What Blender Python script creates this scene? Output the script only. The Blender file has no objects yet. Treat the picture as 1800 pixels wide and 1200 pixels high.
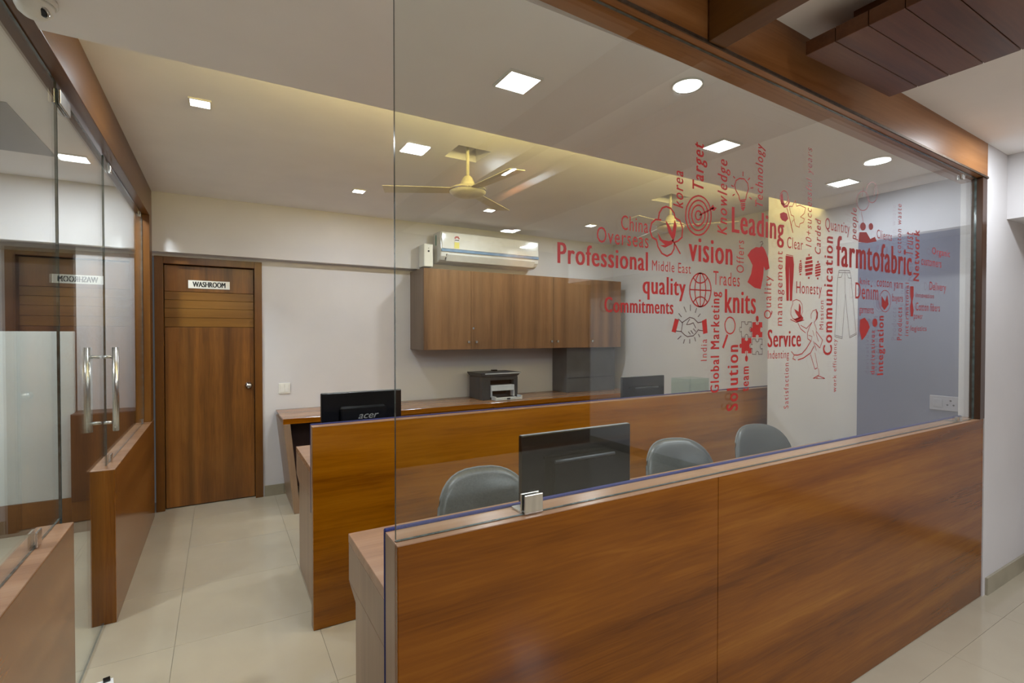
import bpy, bmesh, math, random
from mathutils import Vector
from mathutils.geometry import tessellate_polygon
random.seed(7)
C = bpy.context.scene.collection
PI = math.pi
# ---------------- camera, world, exposure ----------------
cam_data = bpy.data.cameras.new('camera'); cam = bpy.data.objects.new('camera', cam_data); C.objects.link(cam)
cam.location = (0, 0, 1.5)
cam.rotation_euler = (PI/2 - math.atan2(12, 879), 0, -math.atan2(513, 879))
cam_data.sensor_width = 36; cam_data.lens = 879/1800*36; cam_data.clip_start = 0.02; cam_data.clip_end = 60
bpy.context.scene.camera = cam
w = bpy.data.worlds.new('world'); bpy.context.scene.world = w; w.use_nodes = True
w.node_tree.nodes['Background'].inputs[0].default_value = (.5, .5, .5, 1)
w.node_tree.nodes['Background'].inputs[1].default_value = 0.1
vs = bpy.context.scene.view_settings
vs.view_transform = 'Standard'; vs.look = 'None'; vs.gamma = 1; vs.use_curve_mapping = False
vs.exposure = 0.16
LAMP_W = 8.0      # ceiling panels in the office, watts each
LOBBY_W = 24.0
COVE_W = 30.0
SIDE_W = 30.0

# ---------------- materials ----------------
MATS = {}  # name -> material
def srgb(r, g, b):
    f = lambda c: (c/12.92 if c <= .04045 else ((c+.055)/1.055)**2.4)
    return (f(r/255), f(g/255), f(b/255), 1)
def base(name, col, rough=.5, metal=0., spec=.5, coat=0.):
    m = bpy.data.materials.new(name); m.use_nodes = True
    b = m.node_tree.nodes['Principled BSDF']
    b.inputs['Base Color'].default_value = col; b.inputs['Roughness'].default_value = rough
    b.inputs['Metallic'].default_value = metal; b.inputs['Specular IOR Level'].default_value = spec
    b.inputs['Coat Weight'].default_value = coat
    m.diffuse_color = col
    MATS[name] = m; return m, b, m.node_tree
def noisy(name, c1, c2, scale=8., rough=.5, metal=0., bump=.0, stretch=(1,1,1), detail=4, spec=.5, lo=.35, hi=.65):
    m, b, t = base(name, c1, rough, metal, spec)
    N = t.nodes.new; L = t.links.new
    tc = N('ShaderNodeTexCoord'); mp = N('ShaderNodeMapping'); mp.inputs['Scale'].default_value = stretch
    nz = N('ShaderNodeTexNoise'); nz.inputs['Scale'].default_value = scale; nz.inputs['Detail'].default_value = detail
    cr = N('ShaderNodeValToRGB'); cr.color_ramp.elements[0].color = c1; cr.color_ramp.elements[1].color = c2
    cr.color_ramp.elements[0].position = lo; cr.color_ramp.elements[1].position = hi
    L(tc.outputs['Object'], mp.inputs[0]); L(mp.outputs[0], nz.inputs['Vector']); L(nz.outputs['Fac'], cr.inputs[0]); L(cr.outputs[0], b.inputs['Base Color'])
    if bump:
        bp = N('ShaderNodeBump'); bp.inputs['Strength'].default_value = bump; bp.inputs['Distance'].default_value = .002
        L(nz.outputs['Fac'], bp.inputs['Height']); L(bp.outputs[0], b.inputs['Normal'])
    return m
def wood(name, dark, mid, light, axis='x', rough=.28, stripe=0., spec=.5, fine=1.):
    """laminate with grain running along an axis of world space"""
    m, b, t = base(name, mid, rough, 0, spec)
    N = t.nodes.new; L = t.links.new
    g = N('ShaderNodeNewGeometry')
    k = {'x': 0, 'y': 1, 'z': 2}[axis]
    sc = [1., 1., 1.]; sc[k] = .05
    def tex(mult, detail, dist):
        mp = N('ShaderNodeMapping'); s = [mult, mult, mult]; s[k] = mult*.05; mp.inputs['Scale'].default_value = s
        n = N('ShaderNodeTexNoise'); n.inputs['Scale'].default_value = 1; n.inputs['Detail'].default_value = detail
        n.inputs['Distortion'].default_value = dist
        L(g.outputs['Position'], mp.inputs[0]); L(mp.outputs[0], n.inputs['Vector']); return n
    broad = tex(7, 3, .6); thin = tex(70*fine, 5, 1.2)
    # soft cloudy tone
    cl = N('ShaderNodeTexNoise'); cl.inputs['Scale'].default_value = 2.2; cl.inputs['Detail'].default_value = 3
    L(g.outputs['Position'], cl.inputs['Vector'])
    a = N('ShaderNodeMath'); a.operation = 'MULTIPLY'; a.inputs[1].default_value = .62; L(broad.outputs['Fac'], a.inputs[0])
    a2 = N('ShaderNodeMath'); a2.operation = 'MULTIPLY_ADD'; a2.inputs[1].default_value = .23; L(thin.outputs['Fac'], a2.inputs[0]); L(a.outputs[0], a2.inputs[2])
    a3 = N('ShaderNodeMath'); a3.operation = 'MULTIPLY_ADD'; a3.inputs[1].default_value = .15; L(cl.outputs['Fac'], a3.inputs[0]); L(a2.outputs[0], a3.inputs[2])
    cr = N('ShaderNodeValToRGB'); e = cr.color_ramp.elements
    e[0].position = .33; e[0].color = dark; e[1].position = .68; e[1].color = light
    n2 = e.new(.5); n2.color = mid
    L(a3.outputs[0], cr.inputs[0]); out = cr.outputs[0]
    if stripe:   # broad board-like bands
        mp = N('ShaderNodeMapping'); s = [0, 0, 0]
        s[0] = 7. if k == 2 else 0; s[2] = 6. if k != 2 else 0; s[1] = 0
        mp.inputs['Scale'].default_value = s
        n = N('ShaderNodeTexNoise'); n.inputs['Scale'].default_value = 1; n.inputs['Detail'].default_value = 1
        L(g.outputs['Position'], mp.inputs[0]); L(mp.outputs[0], n.inputs['Vector'])
        c2 = N('ShaderNodeValToRGB'); c2.color_ramp.elements[0].position = .38; c2.color_ramp.elements[0].color = (1-stripe,)*3+(1,)
        c2.color_ramp.elements[1].position = .6; c2.color_ramp.elements[1].color = (1.1, 1.1, 1.1, 1)
        mx = N('ShaderNodeMix'); mx.data_type = 'RGBA'; mx.blend_type = 'MULTIPLY'; mx.inputs[0].default_value = 1
        L(n.outputs['Fac'], c2.inputs[0]); L(out, mx.inputs[6]); L(c2.outputs[0], mx.inputs[7]); out = mx.outputs[2]
    L(out, b.inputs['Base Color'])
    bp = N('ShaderNodeBump'); bp.inputs['Strength'].default_value = .08; bp.inputs['Distance'].default_value = .001
    L(thin.outputs['Fac'], bp.inputs['Height']); L(bp.outputs[0], b.inputs['Normal'])
    return m
def emit(name, col, s):
    m = bpy.data.materials.new(name); m.use_nodes = True; t = m.node_tree; t.nodes.clear()
    e = t.nodes.new('ShaderNodeEmission'); e.inputs[0].default_value = col; e.inputs[1].default_value = s
    o = t.nodes.new('ShaderNodeOutputMaterial'); t.links.new(e.outputs[0], o.inputs[0]); m.diffuse_color = col; MATS[name] = m; return m
def glass(name, tint, ior=1.5):
    """thin clear pane: mirror reflection by Fresnel over straight transmission, no bending"""
    m = bpy.data.materials.new(name); m.use_nodes = True; t = m.node_tree; t.nodes.clear(); N = t.nodes.new; L = t.links.new
    g = N('ShaderNodeNewGeometry'); mi = N('ShaderNodeMix'); mi.data_type = 'FLOAT'
    mi.inputs[2].default_value = ior; mi.inputs[3].default_value = 1/ior
    L(g.outputs['Backfacing'], mi.inputs[0]); f = N('ShaderNodeFresnel'); L(mi.outputs[0], f.inputs[0])
    tr = N('ShaderNodeBsdfTransparent'); tr.inputs[0].default_value = tint
    gl = N('ShaderNodeBsdfGlossy'); gl.inputs[0].default_value = (.95, .97, .97, 1); gl.inputs['Roughness'].default_value = 0.0
    mx = N('ShaderNodeMixShader'); L(f.outputs[0], mx.inputs[0]); L(tr.outputs[0], mx.inputs[1]); L(gl.outputs[0], mx.inputs[2])
    o = N('ShaderNodeOutputMaterial'); L(mx.outputs[0], o.inputs[0]); m.diffuse_color = (.8, .9, .9, .3); MATS[name] = m; return m

M = {}
M['ceiling'] = noisy('ceiling_paint', srgb(236,233,232), srgb(240,237,236), 3, .9)
M['wall'] = noisy('wall_paint', srgb(206,203,204), srgb(211,208,209), 2, .75, spec=.3)
M['bluewall'] = noisy('blue_grey_tone', srgb(98,101,122), srgb(106,108,130), 2, .6, spec=.4)
M['palewall'] = noisy('pale_grey_tone', srgb(152,149,158), srgb(158,155,163), 2, .6, spec=.4)
M['tile'] = noisy('vitrified_tile', srgb(176,165,145), srgb(188,178,157), 1.6, .14, detail=6, lo=.3, hi=.7)
M['grout'] = noisy('grout', srgb(160,150,133), srgb(168,158,142), 20, .9)
M['skirt'] = noisy('skirting_tile', srgb(150,142,122), srgb(164,156,137), 5, .35)
M['wood'] = wood('teak_laminate', srgb(106,54,0), srgb(146,86,4), srgb(168,106,18), 'x', .16)
M['wood_front'] = wood('teak_laminate_front', srgb(86,42,2), srgb(122,68,6), srgb(144,90,24), 'x', .16, spec=.25)
M['wood_y'] = wood('teak_laminate_side', srgb(96,52,10), srgb(126,76,24), srgb(148,96,42), 'y', .18)
M['wood_z'] = wood('teak_laminate_upright', srgb(84,44,4), srgb(118,70,14), srgb(140,90,32), 'z', .25)
M['wood_top'] = wood('laminate_top_sheen', srgb(132,96,72), srgb(152,114,86), srgb(166,130,102), 'x', .25)  # paler pinkish colour stands in for the reflection on tops and edges
M['wood_gable'] = wood('laminate_gable', srgb(122,98,78), srgb(142,116,94), srgb(156,130,108), 'z', .32)
M['door'] = wood('door_veneer', srgb(84,46,8), srgb(128,80,28), srgb(150,100,44), 'z', .3, stripe=.42)
M['door_h'] = wood('door_veneer_cross', srgb(88,54,8), srgb(120,78,20), srgb(134,92,34), 'x', .3)
M['frame'] = wood('door_frame_wood', srgb(76,40,6), srgb(104,62,12), srgb(120,76,24), 'z', .3)
M['post'] = wood('dark_post', srgb(40,20,6), srgb(58,32,12), srgb(70,42,18), 'z', .3)
M['cab'] = wood('cabinet_laminate', srgb(98,68,42), srgb(128,92,60), srgb(144,108,74), 'z', .4, stripe=.2)
M['cab_side'] = wood('cabinet_side_laminate', srgb(92,78,66), srgb(112,96,82), srgb(122,106,92), 'z', .45)
M['beam'] = wood('beam_veneer', srgb(112,66,28), srgb(152,100,54), srgb(172,120,74), 'x', .32)
M['beam_y'] = wood('beam_veneer_long', srgb(66,36,8), srgb(92,56,18), srgb(108,70,30), 'y', .28)
M['plank'] = wood('ceiling_plank_veneer', srgb(78,44,22), srgb(106,64,36), srgb(120,78,48), 'x', .35)
M['darkwood'] = wood('dark_wenge', srgb(44,24,22), srgb(62,38,34), srgb(74,48,42), 'z', .35)
M['brownwood'] = wood('brown_panel', srgb(84,52,24), srgb(108,70,36), srgb(122,82,48), 'x', .35)
M['blue'] = noisy('blue_felt', srgb(28,32,82), srgb(44,48,106), 300, .9, bump=.2)
M['greybox'] = noisy('grey_laminate', srgb(84,86,90), srgb(92,94,98), 6, .35)
M['black'] = noisy('black_plastic', srgb(12,13,13), srgb(15,16,16), 40, .25)
M['blackgloss'] = noisy('black_gloss_plastic', srgb(8,8,8), srgb(10,10,10), 40, .12)
M['darkgrey'] = noisy('dark_grey_plastic', srgb(52,56,60), srgb(60,64,68), 60, .4)
M['logo'] = noisy('grey_logo', srgb(120,122,122), srgb(130,132,132), 60, .4)
M['leather'] = noisy('grey_leatherette', srgb(70,72,72), srgb(80,82,82), 120, .34, bump=.25)
M['seam'] = noisy('piping_leatherette', srgb(92,94,96), srgb(104,106,106), 90, .4)
M['white'] = noisy('white_plastic', srgb(226,224,214), srgb(232,230,222), 20, .3)
M['whitegloss'] = noisy('white_gloss', srgb(228,226,218), srgb(234,232,226), 20, .14)
M['printerw'] = noisy('printer_pale_grey', srgb(186,190,194), srgb(198,202,205), 40, .35)
M['paper'] = noisy('paper', srgb(228,228,228), srgb(238,238,238), 20, .8)
M['chrome'] = noisy('brushed_steel', srgb(190,188,184), srgb(206,204,200), 60, .25, metal=1., stretch=(1,1,.1))
M['channel'] = noisy('aluminium_channel', srgb(92,78,66), srgb(106,92,80), 60, .55, metal=1.)
M['fan'] = noisy('cream_enamel', srgb(222,216,186), srgb(230,224,196), 30, .3)
M['bluestripe'] = noisy('blue_grey_trim', srgb(118,146,178), srgb(140,166,194), 12, .12)
M['teal'] = noisy('teal_film', srgb(96,140,128), srgb(110,152,140), 12, .4)
M['yellow'] = noisy('yellow_sticker', srgb(222,212,110), srgb(230,220,130), 12, .6)
M['red'] = noisy('red_vinyl', srgb(158,12,4), srgb(166,16,7), 12, .5)
M['dark_vinyl'] = noisy('dark_vinyl', srgb(66,20,22), srgb(76,26,28), 12, .5)
M['ink'] = noisy('black_ink', srgb(18,18,18), srgb(22,22,22), 12, .6)
M['screen'] = noisy('frosted_white_board', srgb(206,212,208), srgb(214,219,215), 3, .3)
M['greyceil'] = noisy('grey_ceiling_tone', srgb(96,102,112), srgb(104,110,118), 3, .5)
M['glass'] = glass('clear_glass', (.955, .975, .965, 1))
M['glass_edge'] = noisy('glass_edge', srgb(52,64,62), srgb(84,96,96), 30, .12)
M['acrylic'] = glass('green_acrylic', (.90, .95, .93, 1))
M['lamp'] = emit('lamp_diffuser', (1, .99, .97, 1), 9.)
M['cove'] = emit('warm_led', (1, .82, .25, 1), 12.)

# ---------------- mesh helpers ----------------
class MB:
    def __init__(s): s.bm = bmesh.new()
    def box(s, x0, x1, y0, y1, z0, z1, bev=0., seg=2, mi=0):
        r = bmesh.ops.create_cube(s.bm, size=1)
        vs_ = r['verts']
        bmesh.ops.scale(s.bm, vec=(x1-x0, y1-y0, z1-z0), verts=vs_); bmesh.ops.translate(s.bm, vec=((x0+x1)/2, (y0+y1)/2, (z0+z1)/2), verts=vs_)
        fs = {f for v in vs_ for f in v.link_faces}
        for f in fs: f.material_index = mi
        if bev:
            es = list({e for v in vs_ for e in v.link_edges})
            bmesh.ops.bevel(s.bm, geom=es, offset=bev, segments=seg, affect='EDGES', profile=.5)
        return s
    def hexa(s, P, bev=0., mi=0):
        """8 corners: bottom 4 counter-clockwise, top 4 counter-clockwise"""
        v = [s.bm.verts.new(p) for p in P]
        fs = [s.bm.faces.new([v[i] for i in q]) for q in ((3,2,1,0),(4,5,6,7),(0,1,5,4),(1,2,6,5),(2,3,7,6),(3,0,4,7))]
        for f in fs: f.material_index = mi
        if bev: bmesh.ops.bevel(s.bm, geom=list({e for f in fs for e in f.edges}), offset=bev, segments=2, affect='EDGES')
        return s
    def prism(s, pts, axis, a, b, bev=0., mi=0):
        """outline in the two other axes, extruded between a and b along axis"""
        def P(u, v, t): return {'x': (t, u, v), 'y': (u, t, v), 'z': (u, v, t)}[axis]
        lo = [s.bm.verts.new(P(u, v, a)) for u, v in pts]; hi = [s.bm.verts.new(P(u, v, b)) for u, v in pts]
        n = len(pts); fs = [s.bm.faces.new(lo[::-1]), s.bm.faces.new(hi)]
        for i in range(n): fs.append(s.bm.faces.new((lo[i], lo[(i+1) % n], hi[(i+1) % n], hi[i])))
        for f in fs: f.material_index = mi
        if bev:
            es = list({e for f in fs[:2] for e in f.edges})
            bmesh.ops.bevel(s.bm, geom=es, offset=bev, segments=2, affect='EDGES')
        return s
    def lathe(s, prof, c=(0, 0, 0), n=24, axis='z', mi=0):
        rings = []
        for r, h in prof:
            ring = []
            for k in range(n):
                a = 2*PI*k/n; u, v = r*math.cos(a), r*math.sin(a)
                p = {'z': (u, v, h), 'x': (h, u, v), 'y': (u, h, v)}[axis]
                ring.append(s.bm.verts.new((c[0]+p[0], c[1]+p[1], c[2]+p[2])))
            rings.append(ring)
        for i in range(len(rings)-1):
            for k in range(n):
                f = s.bm.faces.new((rings[i][k], rings[i][(k+1) % n], rings[i+1][(k+1) % n], rings[i+1][k])); f.smooth = True; f.material_index = mi
        for r_, rev in ((rings[0], True), (rings[-1], False)):
            f = s.bm.faces.new(r_[::-1] if rev else r_); f.material_index = mi
        return s
    def tube(s, pts, r, n=10):
        pts = [Vector(p) for p in pts]; rings = []
        for i, p in enumerate(pts):
            d = (pts[min(i+1, len(pts)-1)]-pts[max(i-1, 0)]).normalized()
            up = Vector((0, 0, 1)) if abs(d.z) < .9 else Vector((1, 0, 0))
            a = d.cross(up).normalized(); b = d.cross(a).normalized()
            rr = r[i] if isinstance(r, (list, tuple)) else r
            rings.append([s.bm.verts.new(p+a*rr*math.cos(2*PI*k/n)+b*rr*math.sin(2*PI*k/n)) for k in range(n)])
        for i in range(len(rings)-1):
            for k in range(n):
                f = s.bm.faces.new((rings[i][k], rings[i][(k+1) % n], rings[i+1][(k+1) % n], rings[i+1][k])); f.smooth = True
        s.bm.faces.new(rings[0][::-1]); s.bm.faces.new(rings[-1]); return s
    def build(s, name, mat, parent=None, loc=None, smooth=False):
        bmesh.ops.recalc_face_normals(s.bm, faces=s.bm.faces)
        me = bpy.data.meshes.new(name); s.bm.to_mesh(me); s.bm.free()
        for mm in (mat if isinstance(mat, (list, tuple)) else [mat]): me.materials.append(mm)
        if smooth:
            for p in me.polygons: p.use_smooth = True
        o = bpy.data.objects.new(name, me); C.objects.link(o)
        if parent is not None: o.parent = parent
        if loc is not None: o.location = loc
        return o
def B(name, mat, parent, *dims, bev=0.):
    return MB().box(*dims, bev=bev).build(name, mat, parent)
def tag(o, label=None, cat=None, group=None, kind=None):
    if label: o['label'] = label
    if cat: o['category'] = cat
    if group: o['group'] = group
    if kind: o['kind'] = kind
    return o
def thing(name, loc, label, cat, group=None, rz=0):
    o = bpy.data.objects.new(name, None); C.objects.link(o); o.location = loc; o.rotation_euler = (0, 0, rz); o.empty_display_size = .05
    return tag(o, label, cat, group)
def struct(name, mb, mat, parent=None, label=None):
    o = mb.build(name, mat, parent)
    if parent is None: o['kind'] = 'structure'
    if label: o['label'] = label
    return o
def copy_tree(o, parent=None):
    c = o.copy(); C.objects.link(c)
    if parent is not None: c.parent = parent
    for ch in list(o.children): copy_tree(ch, c)
    return c
def text_mesh(body, weight=0., shear=0., gap=1.):
    """lettering as a flat mesh in xy, baseline y=0; returns verts, faces"""
    cu = bpy.data.curves.new('lettering', 'FONT'); cu.body = body; cu.size = 1; cu.offset = weight; cu.shear = shear; cu.resolution_u = 3; cu.space_character = gap
    cu.fill_mode = 'FRONT'
    ob = bpy.data.objects.new('lettering_tmp', cu); C.objects.link(ob)
    dg = bpy.context.evaluated_depsgraph_get(); dg.update()
    me = ob.evaluated_get(dg).to_mesh()
    V = [tuple(v.co) for v in me.vertices]; F = [tuple(p.vertices) for p in me.polygons]
    ob.evaluated_get(dg).to_mesh_clear(); bpy.data.objects.remove(ob); bpy.data.curves.remove(cu)
    return V, F
def lettering(name, body, P, mat, parent, bold=0., shear=0., gap=1., out=None):
    """P maps text (u 0..1 along, v baseline 0 .. 1 top) to a point; bold lettering is two thin layers set side by side"""
    V, F = text_mesh(body, 0, shear, gap)
    x0 = min(v[0] for v in V); x1 = max(v[0] for v in V)+bold; top = max(v[1] for v in V)
    W = [P((v[0]-x0)/(x1-x0), v[1]/top) for v in V]; G = list(F)
    layers = 3 if bold > .035 else (2 if bold else 1)
    for k in range(1, layers):
        n = len(W)
        for v in V:
            p = P((v[0]-x0+bold*k/(layers-1))/(x1-x0), v[1]/top); W.append((p[0], p[1]-.00012*k, p[2]))
        G += [tuple(i+n for i in f) for f in F]
    me = bpy.data.meshes.new(name)
    me.from_pydata(W, [], G); me.materials.append(mat)
    o = bpy.data.objects.new(name, me); C.objects.link(o); o.parent = parent; return o
# each word: text, left x, right x, top z, baseline z, weight (flat words); text, baseline x, top x, start z, end z, weight (upright words)
WORDS_FLAT = [
 ('China',1.0330,1.1430,1.8570,1.8130,0),
 ('Overseas',0.9400,1.1450,1.8130,1.7670,0),
 ('Professional',0.8010,1.1430,1.7550,1.6970,1),
 ('Middle East',1.1610,1.3370,1.7320,1.7000,0),
 ('vision',1.3260,1.5500,1.8200,1.7430,1),
 ('Leading',1.5450,1.8540,1.9460,1.8580,1),
 ('Trades',1.4490,1.5910,1.7170,1.6700,0),
 ('quality',1.1210,1.3130,1.6830,1.6270,1),
 ('Commitments',0.9690,1.2560,1.6110,1.5660,1),
 ('knits',1.5100,1.6840,1.6580,1.5760,1),
 ('Clear',1.8750,1.9810,1.8750,1.8320,0),
 ('Honesty',1.9380,2.1170,1.7080,1.6620,0),
 ('Quantity',2.1400,2.3310,1.9790,1.9310,0),
 ('Service',1.7560,1.9720,1.5190,1.4540,1),
 ('Indenting',1.7580,1.8920,1.4410,1.4100,0),
 ('farmtofabric',2.2250,2.9090,1.9150,1.7880,1),
 ('Denim',2.3820,2.5830,1.7270,1.6570,0),
 ('Clients',2.5650,2.7060,1.9760,1.9360,0),
 ('cotton yarn',2.5700,2.8210,1.7520,1.7190,0),
 ('Delivery',3.1100,3.3020,1.7690,1.7280,0),
 ('Organic',3.1340,3.3470,1.9460,1.9110,0),
 ('customers',3.0140,3.2430,1.8820,1.8480,0),
 ('Cotton fibers',2.9570,3.2320,1.6590,1.6200,0),
 ('innovation',2.9560,3.1600,1.7070,1.6850,0),
 ('knit',2.4200,2.5050,1.7490,1.7220,0),
 ('buyers',2.7170,2.8200,1.6920,1.6570,0),
 ('garments',2.4180,2.5430,1.6220,1.5950,0),
 ('power',2.9400,3.0330,1.5980,1.5780,0),
 ('logistics',2.9050,3.0790,1.5440,1.5190,0),
]
WORDS_UPRIGHT = [
 ('korea',1.2990,1.2530,1.9090,2.0280,2),
 ('Target',1.3970,1.3430,1.9790,2.1360,3),
 ('Knowledge',1.5190,1.4690,1.8450,2.1020,2),
 ('Technology',1.7210,1.6770,1.9650,2.1950,2),
 ('10+successful years',2.0400,2.0000,1.8490,2.2410,0),
 ('Carded',2.1070,2.0650,1.8250,1.9670,2),
 ('people',2.3860,2.3410,1.9090,2.0470,2),
 ('Offers',1.6130,1.5720,1.7190,1.8340,0),
 ('Quality',1.7760,1.7330,1.5590,1.7180,0),
 ('management',1.8460,1.8140,1.5340,1.8160,0),
 ('Global Marketing',1.4810,1.4370,1.3010,1.6470,1),
 ('India',1.4180,1.3880,1.4120,1.4850,0),
 ('Solution',1.5840,1.5230,1.2320,1.4640,1),
 ('team',1.6450,1.6110,1.2960,1.3860,1),
 ('Communication',2.1980,2.1310,1.4150,1.9050,1),
 ('Mission',2.1320,2.1030,1.5210,1.6380,0),
 ('Satisfaction',1.8910,1.8610,1.2160,1.3910,0),
 ('work efficiency',2.2340,2.2060,1.2590,1.4810,0),
 ('cotton waste',2.7980,2.7630,1.8870,2.1180,0),
 ('Trust',2.9210,2.8320,1.8830,1.9960,0),
 ('Network',2.9880,2.9280,1.7630,2.0160,1),
 ('international',2.8820,2.8470,1.4940,1.7500,0),
 ('Products',2.8130,2.7670,1.4740,1.6300,0),
 ('derivatives',2.5560,2.5180,1.3210,1.5180,0),
 ('Integration',2.6350,2.5800,1.3150,1.5860,1),
]
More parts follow.
